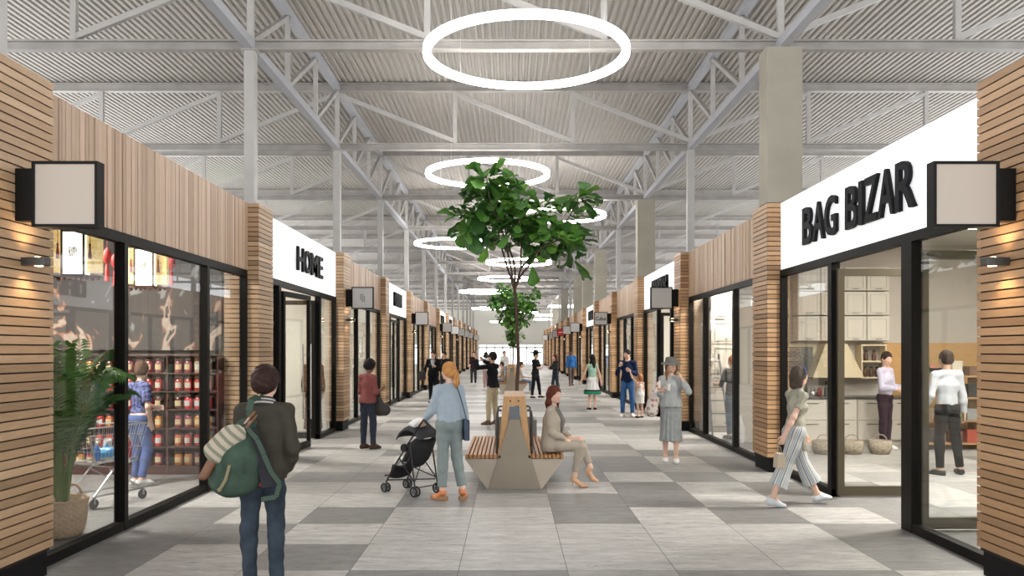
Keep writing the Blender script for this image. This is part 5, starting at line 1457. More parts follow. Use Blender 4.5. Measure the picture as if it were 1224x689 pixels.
# ------------------------------------------------------------------ loose things
def stroller():
    rz = math.radians(50)
    t = thing('stroller', 'black folding baby stroller with a dark canopy pushed by the woman in the blue blouse', 'stroller', (-1.27, 10.64, 0), rz)
    fm = mat('stroller_frame', (.018, .018, .02), .35, metal=.3); cl = fabric('stroller_cloth', (.03, .03, .032)); gm = mat('wheel_rubber', (.015, .015, .016), .7)
    def wheel(x, y, r):
        for s in (-1, 1):
            w = thing('wheel', None, None); w.parent = t; w.location = (x + s * .028, y, r); 
            M = MB(); pts = [(0, (r - .012) * math.cos(a), (r - .012) * math.sin(a)) for a in [2 * PI * j / 20 for j in range(20)]]
            M.tube(pts, .012, 6, (1, 1, 1), True)
            o = M.build('tyre', gm, w, True)
            M = MB(); M.lathe([(.022, -.012), (.022, .012)], n=12, axis='x')
            for j in range(6):
                a = 2 * PI * j / 6; M.beam((0, 0, 0), (0, (r - .016) * math.cos(a), (r - .016) * math.sin(a)), .008, .01, up=(1, 0, 0))
            M.build('spokes', mat('wheel_hub', (.10, .10, .105), .4), w)
    for s in (-1, 1):
        wheel(s * .19, .29, .062); wheel(s * .20, -.27, .068)
        M = MB()
        M.tube([(s * .19, -.47, .92), (s * .19, -.42, .985), (s * .19, -.34, .90), (s * .19, -.10, .62), (s * .185, .14, .34), (s * .185, .29, .13)], .011, 7)
        M.tube([(s * .19, -.16, .68), (s * .20, -.27, .09)], .010, 7); M.tube([(s * .19, .03, .46), (s * .20, -.24, .2)], .009, 7)
        M.build('side_frame', fm, t, True)
        M = MB(); M.tube([(s * .19, -.53, .90), (s * .19, -.47, .935), (s * .19, -.42, .985)], .017, 8); M.build('handle_grip', mat('foam_grip', (.02, .02, .02), .8), t, True)
    M = MB()
    M.tube([(-.19, -.26, .2), (.19, .0, .42)], .008, 6); M.tube([(.19, -.26, .2), (-.19, .0, .42)], .008, 6)
    M.tube([(-.19, .27, .16), (.19, -.24, .18)], .008, 6); M.tube([(.19, .27, .16), (-.19, -.24, .18)], .008, 6); M.tube([(-.19, -.26, .11), (.19, -.26, .11)], .008, 6)
    M.tube([(-.185, .30, .22), (-.15, .36, .2), (.15, .36, .2), (.185, .30, .22)], .010, 6)
    M.build('cross_brace', fm, t, True)
    def sheet(name, rows, m, th=.008):
        n = len(rows[0]); M = MB(); vs = [p for r in rows for p in r]; fs = []
        for i in range(len(rows) - 1):
            for j in range(n - 1): fs.append((i * n + j, i * n + j + 1, (i + 1) * n + j + 1, (i + 1) * n + j))
        M.add(vs, fs); o = M.build(name, m, t, 'full'); md = o.modifiers.new('thickness', 'SOLIDIFY'); md.thickness = th; return o
    seat = []
    for (y, z) in ((-.27, .74), (-.2, .58), (-.12, .44), (-.03, .36), (.06, .355), (.17, .37), (.2, .30), (.24, .2)):
        seat.append([(x, y, z - .03 * (1 - (x / .18) ** 2)) for x in (-.18, -.12, -.06, 0, .06, .12, .18)])
    sheet('seat_cloth', seat, cl, .012)
    for s in (-1, 1):
        sheet('side_cloth', [[(s * .185, -.27, .74), (s * .185, -.2, .58), (s * .185, -.1, .42)], [(s * .19, -.14, .66), (s * .19, -.1, .56), (s * .188, .0, .42)]], cl)
    can = []
    for i in range(7):
        a = math.radians(150 - i * 21); R = .30
        row = []
        for j in range(9):
            b = PI * j / 8; w = .20 * math.cos(b); hgt = .75 + .25 * math.sin(b)
            row.append((w, -.13 + R * math.cos(a) * hgt * 1.0, .60 + R * math.sin(a) * hgt))
        can.append(row)
    sheet('canopy', can, fabric('canopy_cloth', (.055, .055, .058)), .006)
    M = MB(); M.lathe([(.05, -.02), (.055, 0), (.05, .02)], (.20, -.07, .60), 14, axis='x'); M.lathe([(.05, -.02), (.055, 0), (.05, .02)], (-.20, -.07, .60), 14, axis='x'); M.build('canopy_hinge', fm, t)
    # the child in the seat
    c = Matrix.Rotation(rz, 3, 'Z') @ Vector((0, -.02, 0))
    P = Person('small child in pale clothes sitting in the stroller with bare feet forward', (-1.27 + c.x, 10.64 + c.y, .0), 50, .80, True, 'light',
               dict(lean=(0, -.55, 1), aR=((.2, .3, -1), (-.1, .9, -.2)), aL=((-.2, .3, -1), (.1, .9, -.2)), lR=((.15, 1, .1), (.05, .6, -1), (.1, 1, .2)), lL=((-.15, 1, .1), (-.05, .6, -1), (-.1, 1, .2))), vox=.005, lift=.0)
    P.t.location.z = .415 - P.Pv[2] 
    P.top(WHITE, 1.6, -.03, .008, name='romper'); P.pants(WHITE, 1.3, .008, waist=.05, name='romper_legs'); P.hair(HLBR, 'short', .008)
    t2 = thing('muslin_cloth', 'crumpled white cloth draped over the back of the stroller canopy', 'cloth', (-1.14, 10.42, .93), rz)
    F = Field((-.2, -.2, -.15), (.2, .2, .15), .006); F.ell((0, 0, 0), (.11, .08, .05)); F.ell((-.06, .05, -.02), (.06, .07, .045), k=.03); F.ell((.07, -.02, .01), (.06, .05, .05), k=.03); F.ripple(.010, 45, 40, 38, 1)
    F.build('cloth', mat('white_muslin', (.78, .78, .79), .9), t2)
def trolley():
    rz = math.radians(-26)
    cx, cy = -4.86, 9.92
    t = thing('shopping_trolley', 'wire shopping trolley with a red handle behind the nearest left shop window', 'trolley', (cx, cy, 0), rz)
    ch = mat('chrome_wire', (.62, .62, .63), .28, metal=.9)
    def rim(z, y0, y1, w0, w1): return [(-w0, y0, z), (w0, y0, z), (w1, y1, z), (-w1, y1, z)]
    M = MB()
    lv = [(.52, -.36, .32, .20, .14), (.66, -.38, .36, .22, .155), (.80, -.40, .40, .235, .17), (.94, -.42, .44, .25, .185)]
    for i, l in enumerate(lv):
        p = rim(*l); M.tube(p + [p[0]], .008 if i in (0, 3) else .004, 5)
    a, b = rim(*lv[0]), rim(*lv[3])
    for e in range(4):
        n = 14 if e in (1, 3) else 8
        for j in range(n):
            u = j / n; p = np.array(a[e]) * (1 - u) + np.array(a[(e + 1) % 4]) * u; q = np.array(b[e]) * (1 - u) + np.array(b[(e + 1) % 4]) * u
            M.tube([p, q], .0028, 4)
    for j in range(1, 12): y = -.36 + .68 * j / 12; w = .2 - .06 * j / 12; M.tube([(-w, y, .52), (w, y, .52)], .0028, 4)
    M.build('basket', ch, t, True)
    M = MB()
    for s in (-1, 1):
        M.tube([(s * .235, -.44, .99), (s * .22, -.38, .80), (s * .20, -.30, .50), (s * .20, -.05, .44), (s * .22, -.34, .14)], .012, 7)
        M.tube([(s * .20, -.05, .44), (s * .16, .30, .50)], .010, 7); M.tube([(s * .22, -.36, .14), (s * .16, .40, .14)], .012, 7)
        M.tube([(s * .19, -.1, .43), (s * .15, .38, .14)], .009, 7)
    M.tube([(-.17, .38, .14), (.17, .38, .14)], .01, 6)
    M.build('trolley_frame', ch, t, True)
    M = MB(); M.tube([(-.25, -.46, .99), (.25, -.46, .99)], .019, 10); M.build('push_handle', mat('red_handle', (.6, .02, .03), .35), t, True)
    for x, y in ((-.22, -.34), (.22, -.34), (-.16, .38), (.16, .38)):
        M = MB(); M.lathe([(.055, -.014), (.062, 0), (.055, .014)], (x, y, .064), 18, axis='x'); o = M.build('wheel', mat('grey_rubber', (.09, .085, .09), .6), t, True)
        M = MB(); M.box((x - .02, y - .012, .06), (x - .015, y + .012, .14)); M.box((x + .015, y - .012, .06), (x + .02, y + .012, .14)); M.box((x - .02, y - .012, .125), (x + .02, y + .012, .14)); M.build('castor_fork', ch, o)
    def lp(x, y, z):
        c = Matrix.Rotation(rz, 3, 'Z') @ Vector((x, y, 0)); return (cx + c.x, cy + c.y, z)
    b = thing('blue_pack', 'light blue wrapped pack lying in the shopping trolley', 'pack', lp(-.02, .0, .53), rz)
    F = Field((-.2, -.2, -.02), (.2, .2, .25), .007); F.cap((-.05, -.03, .07), (.05, .03, .08), .065, .065, .02); F.cap((0, 0, .1), (0.02, 0, .17), .03, .015, .02); F.ripple(.006, 40, 40, 40); F.build('wrapper', mat('blue_film', (.08, .38, .72), .3), b)
    b = thing('spray_bottle', 'blue bottle with a pale cap standing in the shopping trolley', 'bottle', lp(.05, -.17, .53), rz)
    M = MB(); M.lathe([(.035, 0), (.038, .02), (.038, .13), (.02, .17), (.016, .19)], n=16); M.build('bottle_body', mat('blue_plastic', (.05, .2, .6), .3), b, True); M = MB(); M.lathe([(.018, .19), (.018, .22), (.01, .225)], n=12); M.build('cap', WHITE, b, True)
    b = thing('red_bottle', 'tall red bottle standing at the front of the shopping trolley', 'bottle', lp(.09, .24, .53), rz)
    M = MB(); M.lathe([(.03, 0), (.032, .02), (.032, .16), (.014, .21), (.014, .24)], n=16); M.build('bottle_body', mat('red_plastic', (.55, .02, .04), .3), b, True); M = MB(); M.lathe([(.016, .24), (.016, .27), (.01, .275)], n=12); M.build('cap', WHITE, b, True)
    b = thing('white_carton', 'white carton standing in the shopping trolley next to the blue pack', 'carton', lp(-.14, .12, .53), rz)
    M = MB(); M.box((-.035, -.035, 0), (.035, .035, .2)); M.prism([(-.035, .2), (.035, .2), (.004, .235), (-.004, .235)], -.035, .035, 'y'); M.build('carton_body', WHITE, b, False, .003)
def palm():
    x, y = -4.44, 8.12
    t = thing('wicker_basket', 'round wicker basket with looped handles holding the palm behind the left window', 'basket', (x, y, 0))
    def wob(a, z): return 1 + .05 * math.sin(20 * a + (0 if int(z / .026) % 2 else PI))
    M = MB(); prof = [(.15, 0)] + [(.165 + .09 * (1 - (1 - z / .37) ** 2) ** .5 * .9, z) for z in [i * .0132 for i in range(1, 29)]]; prof += [(prof[-1][0] - .02, .365), (.2, .30)]
    M.lathe(prof, n=72, wob=wob); M.build('woven_body', mat('wicker', (.52, .36, .23), .75, noise=.3, nscale=40, stretch=(1, 1, 3)), t, 'full')
    M = MB(); M.tube([(.25 * math.cos(a), .25 * math.sin(a), .37 + .006 * math.sin(16 * a)) for a in [2 * PI * j / 48 for j in range(48)]], .016, 8, (1, 1, 1), True); M.build('rim', mat('wicker_rim', (.5, .35, .22), .7), t, True)
    for s in (-1, 1):
        M = MB(); M.tube([(math.cos(a) * .085, s * .25, .37 + math.sin(a) * .11) for a in [PI * j / 10 for j in range(11)]], .014, 8); M.build('basket_handle', MATS['wicker_rim'], t, True)
    M = MB(); M.lathe([(.19, .29), (.001, .31)], n=24); M.build('soil', mat('soil', (.03, .02, .013), .95), t)
    p = thing('palm', 'leafy green palm growing out of the wicker basket behind the left window', 'plant', (x, y, .31))
    rnd = random.Random(4); ML = MB(); MS = MB()
    for i in range(26):
        a = rnd.uniform(0, 2 * PI); r = rnd.uniform(.02, .1); el = rnd.uniform(.15, 1.0)
        L = rnd.uniform(1.45, 2.25); out = np.array([math.cos(a), math.sin(a), 0]); spread = rnd.uniform(.15, .85)
        pts = []
        n = 14
        for j in range(n + 1):
            u = j / n; rad = r + spread * u ** 1.7 * .9; z = L * (u - .32 * spread * 1.6 * u ** 3.2)
            pts.append(out * rad + np.array([0, 0, z]))
        MS.tube(pts, [.012 * (1 - .8 * j / n) for j in range(n + 1)], 5)
        side = np.cross(out, (0, 0, 1.))
        g = rnd.choice([(.07, .17, .035), (.10, .24, .05), (.05, .12, .03), (.14, .28, .07), (.10, .19, .04)])
        for j in range(4, n * 3):
            u = (j / (n * 3)); 
            if u < .3: continue
            k = u * n; i0 = int(k); f = k - i0; pt = pts[i0] * (1 - f) + pts[min(i0 + 1, n)] * f; dd = nrm(pts[min(i0 + 1, n)] - pts[i0])
            ll = .34 * math.sin(PI * min(1, (u - .22) / .8)) ** .6 * rnd.uniform(.7, .95)
            for s in (-1, 1):
                d = nrm(side * s * .8 + dd * .75 + np.array([0, 0, -.1])); w = .013
                nrm_ = nrm(np.cross(d, side)); b1 = pt + d * ll * .5 + np.array([0, 0, -.01]); b2 = pt + d * ll + np.array([0, 0, -.07])
                wv = nrm(np.cross(d, (0.1, 0.1, 1.))) * w
                ML.add([pt - wv * .4, pt + wv * .4, b1 + wv, b2, b1 - wv], [(0, 1, 2, 3, 4)], g)
    MS.build('stems', mat('palm_stem', (.16, .22, .07), .5), p, True); ML.build('fronds', mat('palm_leaf', (1, 1, 1), .45, attr=True), p, fixn=False)
def lanterns():
    glow = mat('lantern_paper', (.9, .9, .85), .6, emit=((1, .97, .88), 1.6)); yel = mat('lantern_silk', (.75, .55, .2), .6, noise=.6, nscale=18, emit=((1, .72, .28), .55))
    wood = mat('lantern_wood', (.05, .018, .01), .4); red = mat('tassel_red', (.25, .02, .015), .7)
    for i, (px, py, Y, lab) in enumerate(((91, 304, 9.3, 'nearer of the two white and yellow lanterns with red tassels in the left window'), (174.5, 321, 10.9, 'farther of the two white and yellow lanterns with red tassels in the left window'))):
        x, y, z = W(px, py, Y)
        t = thing('lantern', lab, 'lantern', (x, y, z), math.radians(8))
        M = MB(); M.box((-.115, -.10, -.235), (.115, .10, .24)); M.build('paper_body', glow, t)
        o = text_obj('character', '\u5fb7', (0, -.104, .02), (1, 0, 0), (0, 0, 1), .10, .11, .004, wood, t)
        M = MB()
        for sx in (-1, 1):
            for sy in (-1, 1): M.box((sx * .115 - .01, sy * .10 - .01, -.26), (sx * .115 + .01, sy * .10 + .01, .27))
        for zz in (-.245, .25): M.box((-.125, -.11, zz - .012), (.125, .11, zz + .012))
        M.tube([(0, 0, .26), (0, 0, 3.92 - z)], .006, 6)
        M.build('frame', wood, t)
        for sx in (-1, 1):
            M = MB(); M.box((sx * .13, -.05, -.21), (sx * .275, .05, .26)); M.build('silk_wing', yel, t, False, .004)
            M = MB(); M.tube([(sx * .17, -.065, .26), (sx * .17, -.065, .12)], .004, 5); M.lathe([(.006, .12), (.014, .10), (.010, .08), (.018, .0), (.02, -.06)], (sx * .17, -.068, 0), 10); M.build('tassel', red, t, True)
        M = MB()
        for j in range(9):
            a = (j - 4) * .06; M.ball((a, -.02, -.27 - .012 * (j % 2)), .022, 8)
        M.box((-.27, -.06, -.262), (.27, .06, -.248)); M.build('carved_base', mat('carved_red_wood', (.16, .05, .025), .5), t)
def jar_shelf():
    y1 = pf(2) + .08; yb = y1 - .02; yf = yb - .24
    x0, x1 = -7.3, -4.32
    wood = mat('dark_red_wood', (.075, .03, .022), .5, noise=.3, nscale=6)
    t = thing('shelf_unit', 'dark wooden shelf unit filled with jars at the back of the nearest left shop', 'shelf', ((x0 + x1) / 2, yb, 0)); ox = (x0 + x1) / 2
    zs = [.13, .415, .69, .965, 1.235, 1.505]; top = 1.77
    M = MB(); M.box((x0 - ox, -.012, .0), (x1 - ox, 0, top)); M.build('back_panel', wood, t)
    for z in zs + [top]:
        M = MB(); M.box((x0 - ox, -.25, z - .022), (x1 - ox, -.012, z)); M.build('shelf_board', wood, t, False, .003)
    for j in range(5):
        x = x0 + (x1 - x0) * j / 4; M = MB(); M.box((x - ox - .015, -.255, 0), (x - ox + .015, -.013, top)); M.build('upright', wood, t, False, .003)
    M = MB(); M.box((x0 - ox, -.24, 0), (x1 - ox, -.23, .10)); M.build('kick_board', wood, t)
    rnd = random.Random(21)
    kinds = [('red', (.42, .02, .02)), ('amber', (.55, .20, .03)), ('cream', (.45, .34, .22)), ('dark brown', (.10, .035, .02)), ('scarlet', (.62, .03, .04)), ('pink', (.30, .06, .09)), ('orange', (.5, .10, .02))]
    protos = {}
    for nm, c in kinds:
        g = mat('jar_' + nm.replace(' ', '_'), c, .15, noise=.25, nscale=12, coat=.6)
        p = thing('jar', '', 'jar'); p.scale = (1.22, 1.22, 1.05); M = MB(); M.lathe([(.042, 0), (.048, .008), (.048, .135), (.040, .155), (.036, .165)], n=20); M.build('glass_body', g, p, True)
        M = MB(); M.lathe([(.041, .162), (.043, .166), (.043, .19), (.036, .196), (.012, .198), (.012, .212), (.001, .214)], n=16); M.build('lid', mat('jar_lid_dark', (.09, .045, .035), .35), p, True)
        vs = []; 
        for zz in (.045, .12):
            for j in range(7): a = -PI / 2 + (j - 3) * .26; vs.append((.0487 * math.cos(a), .0487 * math.sin(a), zz))
        M = MB(); M.add(vs, [(j, j + 1, j + 8, j + 7) for j in range(6)]); M.build('paper_label', mat('jar_label_' + nm.replace(' ', '_'), rnd.choice([(.5, .46, .38), (.55, .44, .24), (.5, .5, .48)]), .7), p, fixn=False)
        protos[nm] = p
    used = set(); n = 19; pitch = (x1 - x0 - .2) / n
    for r, z in enumerate(zs):
        last = 'red'
        for c in range(n):
            if rnd.random() < .55: last = rnd.choice(kinds)[0] if r != 3 or rnd.random() < .4 else 'scarlet'
            x = x0 + .1 + pitch * (c + .5)
            if abs(((x - x0) / ((x1 - x0) / 4) + .5) % 1 - .5) * (x1 - x0) / 4 < .05: continue
            p = protos[last]
            o = p if last not in used else copy_tree(p); used.add(last)
            o.location = (x, yb - .15, z); o.rotation_euler.z = rnd.uniform(-.25, .25)
            row = ['bottom', 'second', 'third', 'fourth', 'fifth', 'top'][r]
            o['label'] = '%s jar, %s from the left on the %s shelf of the left shop' % (last, ORD[c], row if r in (0, 5) else row + ' lowest')
            o['group'] = 'jars on the shelves of the left shop'
    for nm in protos:
        if nm not in used:
            for ch in list(protos[nm].children): bpy.data.objects.remove(ch)
            bpy.data.objects.remove(protos[nm])
    # painted panel over the shelves
    m = mat('painted_mural', (.09, .08, .078), .7); nt = m.node_tree; nn = nt.nodes; L = nt.links
    tc = nn.new('ShaderNodeTexCoord'); mp = nn.new('ShaderNodeMapping'); mp.inputs['Scale'].default_value = (1.0, 1, .75); L.new(tc.outputs['Object'], mp.inputs[0])
    a = nn.new('ShaderNodeTexNoise'); a.inputs['Scale'].default_value = 1.9; a.inputs['Detail'].default_value = 3; a.inputs['Distortion'].default_value = 1.6; L.new(mp.outputs[0], a.inputs[0])
    cr = nn.new('ShaderNodeValToRGB'); e = cr.color_ramp.elements; cr.color_ramp.interpolation = 'EASE'
    e[0].position = .30; e[0].color = (.25, .26, .26, 1); e[1].position = .36; e[1].color = (.055, .05, .05, 1)
    for p_, c_ in ((.56, (.06, .052, .05)), (.585, (.28, .12, .07)), (.605, (.36, .29, .24)), (.66, (.42, .36, .3)), (.70, (.07, .05, .045))):
        k = e.new(p_); k.color = (*c_, 1)
    L.new(a.outputs['Fac'], cr.inputs[0]); L.new(cr.outputs[0], nn['Principled BSDF'].inputs['Base Color'])
    M = MB(); M.box((-1.6, -.03, 0), (1.6, 0, 1.95)); o = M.build('mural_picture', m); o.location = (-5.95, yb + .012, 1.84)
    tag(o, 'dark painted wall panel with cream and rust shapes above the jar shelves', 'painting')
    # red hanging decorations
    for i, (px, py, Y) in enumerate(((128, 312, 10.2), (138, 318, 10.2), (205, 320, 11.4))):
        x, y, z = W(px, py, Y); d = thing('hanging_ornament', 'red hanging paper ornament in the left shop, %s of three from the left' % ORD[i], 'ornament', (x, y, z))
        M = MB(); M.tube([(0, 0, .05), (0, 0, 3.92 - z)], .004, 5); M.build('cord', MATS['tassel_red'], d, True)
        M = MB(); M.lathe([(.01, .16), (.05, .10), (.05, .02), (.01, -.04), (.02, -.06), (.03, -.25)], n=12); M.build('paper_body', mat('red_paper', (.5, .02, .02), .6), d, True)
def kitchen():
    yw = 16.41; white = mat('kitchen_white', (.66, .62, .54), .5); knob = mat('knob_dark', (.1, .09, .08), .4)
    # upper cabinets in three rows
    i = 0
    for r, (z0, z1) in enumerate(((2.02, 2.50), (2.52, 2.98), (3.00, 3.46))):
        for c in range(4):
            x0 = 5.62 + c * .45; i += 1
            t = thing('wall_cabinet', 'white panelled wall cabinet in the right shop, %s from the left in the %s row' % (ORD[c], ['lowest', 'middle', 'top'][r]), 'cabinet', (x0 + .22, yw, z0), 0, 'white wall cabinets in the right shop')
            h = z1 - z0; M = MB(); M.box((-.22, -.30, 0), (.22, 0, h)); M.build('cabinet_body', white, t, False, .004)
            M = MB(); M.box((-.21, -.32, .01), (.21, -.301, h - .01)); d = M.build('door', white, t, False, .003)
            M = MB(); a, b = .05, h - .05
            M.box((-.16, -.328, a), (.16, -.32, a + .012)); M.box((-.16, -.328, b - .012), (.16, -.32, b)); M.box((-.16, -.328, a), (-.148, -.32, b)); M.box((.148, -.328, a), (.16, -.32, b)); M.build('door_moulding', mat('kitchen_shade', (.5, .48, .43), .5), d)
            M = MB(); M.box((-.06, -.34, .03), (.06, -.33, .04)); M.build('pull', knob, d)
    t = thing('range_hood', 'cream trapezoid range hood over the tiled splashback in the right shop', 'hood', (6.42, yw, 1.30))
    M = MB(); M.prism([(-.55, 0), (.45, 0), (.12, .66), (-.30, .66)], -.42, -.02, 'y'); M.build('hood_body', mat('cream_enamel', (.66, .56, .38), .5), t, False, .006)
    t = thing('splashback', 'dark patterned tiled splashback panel between cream posts in the right shop', 'splashback', (5.75, yw, 1.28))
    M = MB(); M.box((-.26, -.035, 0), (.26, -.005, .62)); M.build('tiles', mat('dark_tiles', (.12, .12, .11), .4, noise=.8, nscale=26), t)
    M = MB(); M.box((-.32, -.06, -.04), (-.26, -.0, .68)); M.box((.26, -.06, -.04), (.32, 0, .68)); M.box((-.26, -.06, .62), (.26, 0, .68)); M.build('cream_posts', MATS['cream_enamel'], t)
    t = thing('open_shelf', 'cream open wall shelf with dark goods to the left of the man in lilac', 'shelf', (7.12, yw, 1.28))
    M = MB()
    for z in (0, .32, .64): M.box((-.22, -.28, z), (.22, -.01, z + .03))
    M.box((-.25, -.28, 0), (-.22, -.01, .67)); M.box((.22, -.28, 0), (.25, -.01, .67)); M.build('shelf_body', MATS['cream_enamel'], t)
    for j, (x, z) in enumerate(((7.0, 1.31), (7.12, 1.31), (7.24, 1.31), (7.02, 1.63), (7.18, 1.63))):
        d = thing('dark_jar', 'dark jar on the cream open wall shelf, %s of five' % ORD[j], 'jar', (x, yw - .14, z), 0, 'dark jars on the cream shelf'); M = MB(); M.lathe([(.04, 0), (.045, .1), (.03, .14), (.03, .18)], n=14); M.build('jar_body', LEATHER, d, True)
        M = MB(); M.lathe([(.033, .18), (.033, .2), (.01, .205)], n=12); M.build('lid', DARK, d, True)
    for c in range(4):
        x0 = 5.5 + c * .58
        t = thing('base_cabinet', 'pale kitchen base cabinet in the right shop, %s from the left' % ORD[c], 'cabinet', (x0 + .285, yw, 0), 0, 'kitchen base cabinets'); M = MB(); M.box((-.285, -.6, .1), (.285, 0, .90)); M.box((-.27, -.55, 0), (.27, 0, .1)); M.build('cabinet_body', white, t, False, .003)
        for z0, z1 in ((.12, .48), (.50, .88)):
            M = MB(); M.box((-.27, -.62, z0), (.27, -.601, z1)); d = M.build('drawer', white, t, False, .003); M = MB(); M.tube([(-.12, -.64, z1 - .06), (.12, -.64, z1 - .06)], .008, 6); M.build('pull', knob, d, True)
    t = thing('worktop', 'dark stone worktop running over the kitchen base cabinets in the right shop', 'worktop', (6.66, yw, .90)); M = MB(); M.box((-1.18, -.64, 0), (1.18, -.0, .04)); M.build('slab', mat('dark_stone', (.09, .085, .08), .25, noise=.3), t, False, .004)
    rnd = random.Random(2)
    for j in range(7):
        x = 5.65 + j * .13; k = j % 3
        t = thing(('storage_pot', 'bottle', 'kettle')[k], '%s on the dark worktop, %s from the left' % (('reddish pot', 'slim glass bottle', 'squat silver kettle')[k], ORD[j]), ('pot', 'bottle', 'kettle')[k], (x, yw - .3, .94))
        if k == 0: M = MB(); M.lathe([(.045, 0), (.055, .05), (.05, .12), (.04, .14)], n=14); M.build('pot_body', mat('red_glaze', (.22, .05, .035), .3), t, True); M = MB(); M.lathe([(.042, .14), (.03, .16), (.008, .165), (.01, .18)], n=12); M.build('lid', LEATHER, t, True)
        elif k == 1: M = MB(); M.lathe([(.03, 0), (.032, .14), (.012, .19), (.012, .26)], n=12); M.build('bottle_body', mat('smoky_glass', (.1, .1, .09), .1), t, True); M = MB(); M.lathe([(.014, .26), (.014, .285)], n=10); M.build('cap', DARK, t, True)
        else: M = MB(); M.lathe([(.055, 0), (.06, .05), (.03, .11), (.01, .12)], n=16); M.tube([(.05, 0, .05), (.09, 0, .1)], .009, 6); M.build('kettle_body', mat('silver', (.6, .6, .6), .25, metal=1), t, True); M = MB(); M.tube([(-.045, 0, .08), (-.03, 0, .17), (.03, 0, .17), (.045, 0, .08)], .006, 6); M.build('handle', DARK, t, True)
    # wood wainscot and shelf with goods behind the man in white
    wood = mat('warm_ply', (.56, .33, .13), .55, noise=.14, nscale=5, stretch=(1, 1, 8))
    M = MB(); M.box((7.42, yw - .04, 0), (9.58, yw - .005, 1.98)); o = M.build('wood_panelling', wood); tag(o, 'honey-coloured wood panelling on the lower wall behind the man in the white shirt', 'panelling')
    t = thing('display_shelf', 'low wooden display shelf with boxes behind the man in the white shirt', 'shelf', (8.6, 15.3, 0)); ws = mat('shelf_wood', (.42, .26, .13), .5, noise=.2)
    zs = [.10, .52, .94, 1.34]
    for z in zs: M = MB(); M.box((-1.15, -.2, z), (1.2, .2, z + .03)); M.build('shelf_board', ws, t)
    for x in (-1.15, 0, 1.17): M = MB(); M.box((x, -.2, 0), (x + .03, .2, 1.37)); M.build('upright', ws, t)
    cols = [('brown', (.16, .08, .05)), ('cream', (.6, .54, .44)), ('black', (.02, .02, .02)), ('brick red', (.4, .08, .05)), ('olive', (.14, .17, .07)), ('grey', (.3, .3, .3))]
    for r, z in enumerate(zs):
        for j in range(7):
            cn, c = cols[rnd.randrange(6)]; x = 8.6 - 1.0 + j * .31; h = rnd.uniform(.12, .26); w = rnd.uniform(.09, .13)
            if r == 3 and j in (1, 4): continue
            t = thing('storage_box', '%s box, %s from the left on the %s board of the display shelf' % (cn, ORD[j], ['lowest', 'second lowest', 'third lowest', 'top'][r]), 'box', (x, 15.28, z + .03), rnd.uniform(-.1, .1), 'boxes on the low display shelf')
            m = mat('box_' + cn.replace(' ', '_'), c, .6); M = MB(); M.box((-w, -.13, 0), (w, .13, h)); M.build('box_body', m, t, False, .004); M = MB(); M.box((-w - .004, -.134, h - .03), (w + .004, .134, h + .008)); M.build('lid', m, t, False, .004)
    t = thing('wire_bowl', 'dark round bowl with pink fruit on the top board of the low display shelf', 'bowl', (7.82, 15.25, 1.37)); M = MB(); M.lathe([(.06, 0), (.13, .05), (.155, .14), (.15, .14), (.12, .06), (.02, .02)], n=24); M.build('bowl_body', DARK, t, True)
    for j in range(5):
        d = thing('pink_fruit', 'round pink fruit heaped in the dark bowl on the display shelf', 'fruit', (7.82 + .06 * math.cos(j * 1.3), 15.25 + .06 * math.sin(j * 1.3), 1.37 + .115 + .02 * (j % 2)), 0, 'pink fruit in the dark bowl'); M = MB(); M.ball((0, 0, 0), .042, 12); M.build('fruit_body', mat('fruit_pink', (.6, .12, .18), .45), d, True)
    # low baskets left of the kitchen
    for j in range(3):
        t = thing('storage_basket', 'woven storage basket on the floor before the kitchen cabinets, %s from the left' % ORD[j], 'basket', (5.55 + .5 * j, 14.6, 0)); M = MB(); M.lathe([(.15, 0), (.2, .1), (.19, .24), (.17, .24), (.16, .05)], n=28, wob=lambda a, z: 1 + .02 * math.sin(14 * a)); M.build('woven_body', mat('grey_wicker', (.35, .3, .23), .8, noise=.4, nscale=30), t, 'full')
        M = MB(); M.tube([(.12 * math.cos(a), 0, .24 + .1 * math.sin(a)) for a in [PI * q / 8 for q in range(9)]], .01, 6); M.build('basket_handle', MATS['grey_wicker'], t, True)
    # next shop : white shelving and a ladder
    yw2 = pf(3) + .1; i = 0
    for c in range(3):
        t = thing('tall_cupboard', 'tall white cupboard at the end of the wood-fronted right shop, %s from the left' % ORD[c], 'cupboard', (4.75 + c * .62, yw2, 0), 0, 'tall white cupboards in the wood-fronted right shop')
        M = MB(); M.box((-.3, -.4, 0), (.3, 0, 3.1)); M.build('cupboard_body', white, t, False, .004)
        for z0, z1 in ((.1, 1.3), (1.33, 1.95), (1.98, 2.5), (2.53, 3.05)):
            M = MB(); M.box((-.285, -.42, z0), (.285, -.401, z1)); d = M.build('door', white, t, False, .003)
            M = MB(); M.box((-.2, -.428, z0 + .06), (.2, -.42, z0 + .075)); M.box((-.2, -.428, z1 - .075), (.2, -.42, z1 - .06)); M.box((-.2, -.428, z0 + .06), (-.185, -.42, z1 - .06)); M.box((.185, -.428, z0 + .06), (.2, -.42, z1 - .06)); M.build('door_moulding', MATS['kitchen_shade'], d)
            M = MB(); M.box((.0, -.436, z0 + .1), (.1, -.428, z0 + .112)); M.build('pull', knob, d)
    t = thing('ladder', 'grey step ladder leaning inside the wood-fronted shop on the right', 'ladder', (4.42, 17.6, 0)); M = MB()
    for s in (-1, 1): M.beam((s * .18 + .08, -.0, 0), (s * .13 + .02, .45, 1.75), .03, .05)
    M.build('rails', mat('ladder_grey', (.25, .25, .26), .4, metal=.6), t)
    for j in range(6):
        u = (j + .7) / 6.3; M = MB(); w = .18 - .05 * u; xo = .08 - .06 * u; M.beam((-w + xo, .45 * u, 1.75 * u), (w + xo, .45 * u, 1.75 * u), .06, .02); M.build('step', MATS['ladder_grey'], t)
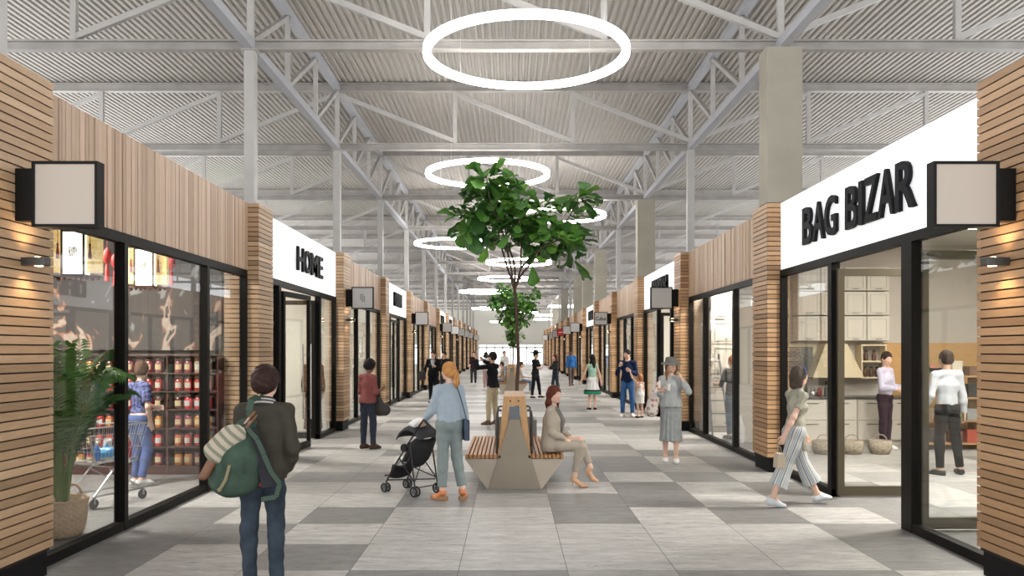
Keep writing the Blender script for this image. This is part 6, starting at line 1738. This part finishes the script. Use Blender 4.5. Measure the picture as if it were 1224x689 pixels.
    t = thing('water_bottle_stand', 'white tapering floor vase at the feet of the woman in coral', 'vase', (4.55, 16.35, 0)); M = MB(); M.lathe([(.08, 0), (.10, .05), (.10, .3), (.04, .48), (.035, .55)], n=20); M.build('vase_body', WHITE, t, True)
    # left HOME shop : pale console
    t = thing('console_table', 'white console table inside the HOME shop by the glass', 'table', (-4.7, 15.2, 0)); M = MB(); M.box((-.25, -.7, .80), (.25, .7, .85)); M.build('table_top', white, t, False, .004)
    for x in (-.2, .2):
        for y in (-.62, .62): M = MB(); M.box((x - .03, y - .03, 0), (x + .03, y + .03, .8)); M.build('leg', white, t)
    for j in range(4):
        d = thing('ceramic_vase', 'pale ceramic vase on the white console table in the HOME shop, %s from the front' % ORD[j], 'vase', (-4.7, 14.7 + .33 * j, .85)); M = MB(); s = 1 + .4 * (j % 2); M.lathe([(.04, 0), (.09 * s, .08 * s), (.05, .2 * s), (.03, .24 * s), (.045, .27 * s)], n=18); M.build('vase_body', mat('ceramic_%d' % (j % 2), [(.6, .5, .4), (.3, .35, .38)][j % 2], .3), d, True)
# ------------------------------------------------------------------ assemble
floor(); ceiling(); steel(); pillars(); 
mat('black_lettering', (.010, .011, .013), .6, spec=.12)
shopfronts(); doors(); interiors(); rings(); box_signs(); wall_lamps(); benches()
stroller(); trolley(); palm(); lanterns(); jar_shelf(); kitchen()
for fn in PEOPLE: fn()
sc = bpy.context.scene
w = bpy.data.worlds.new('daylight'); sc.world = w; w.use_nodes = True
w.node_tree.nodes['Background'].inputs[0].default_value = (.96, .98, 1.0, 1); w.node_tree.nodes['Background'].inputs[1].default_value = WORLD_E
cam = bpy.data.cameras.new('camera'); co = bpy.data.objects.new('camera', cam); COL.objects.link(co); sc.camera = co
co.location = (0, 0, CAMH); co.rotation_euler = (PI / 2, 0, 0); cam.sensor_width = 36; cam.lens = F_PX / 1224 * 36
cam.shift_x = (612 - VX) / 1224; cam.shift_y = (VY - 344.5) / 1224; cam.clip_end = 400
sc.view_settings.view_transform = 'Standard'; sc.view_settings.look = 'None'; sc.view_settings.gamma = 1; sc.view_settings.exposure = EXPO
sc.view_settings.use_curve_mapping = False
cy = sc.cycles; cy.use_denoising = True; cy.max_bounces = 7; cy.diffuse_bounces = 4; cy.glossy_bounces = 3; cy.transparent_max_bounces = 24; cy.caustics_reflective = False; cy.caustics_refractive = False; cy.sample_clamp_indirect = 4
try: cy.denoising_input_passes = 'RGB_ALBEDO_NORMAL'; cy.denoiser = 'OPENIMAGEDENOISE'
except Exception: pass
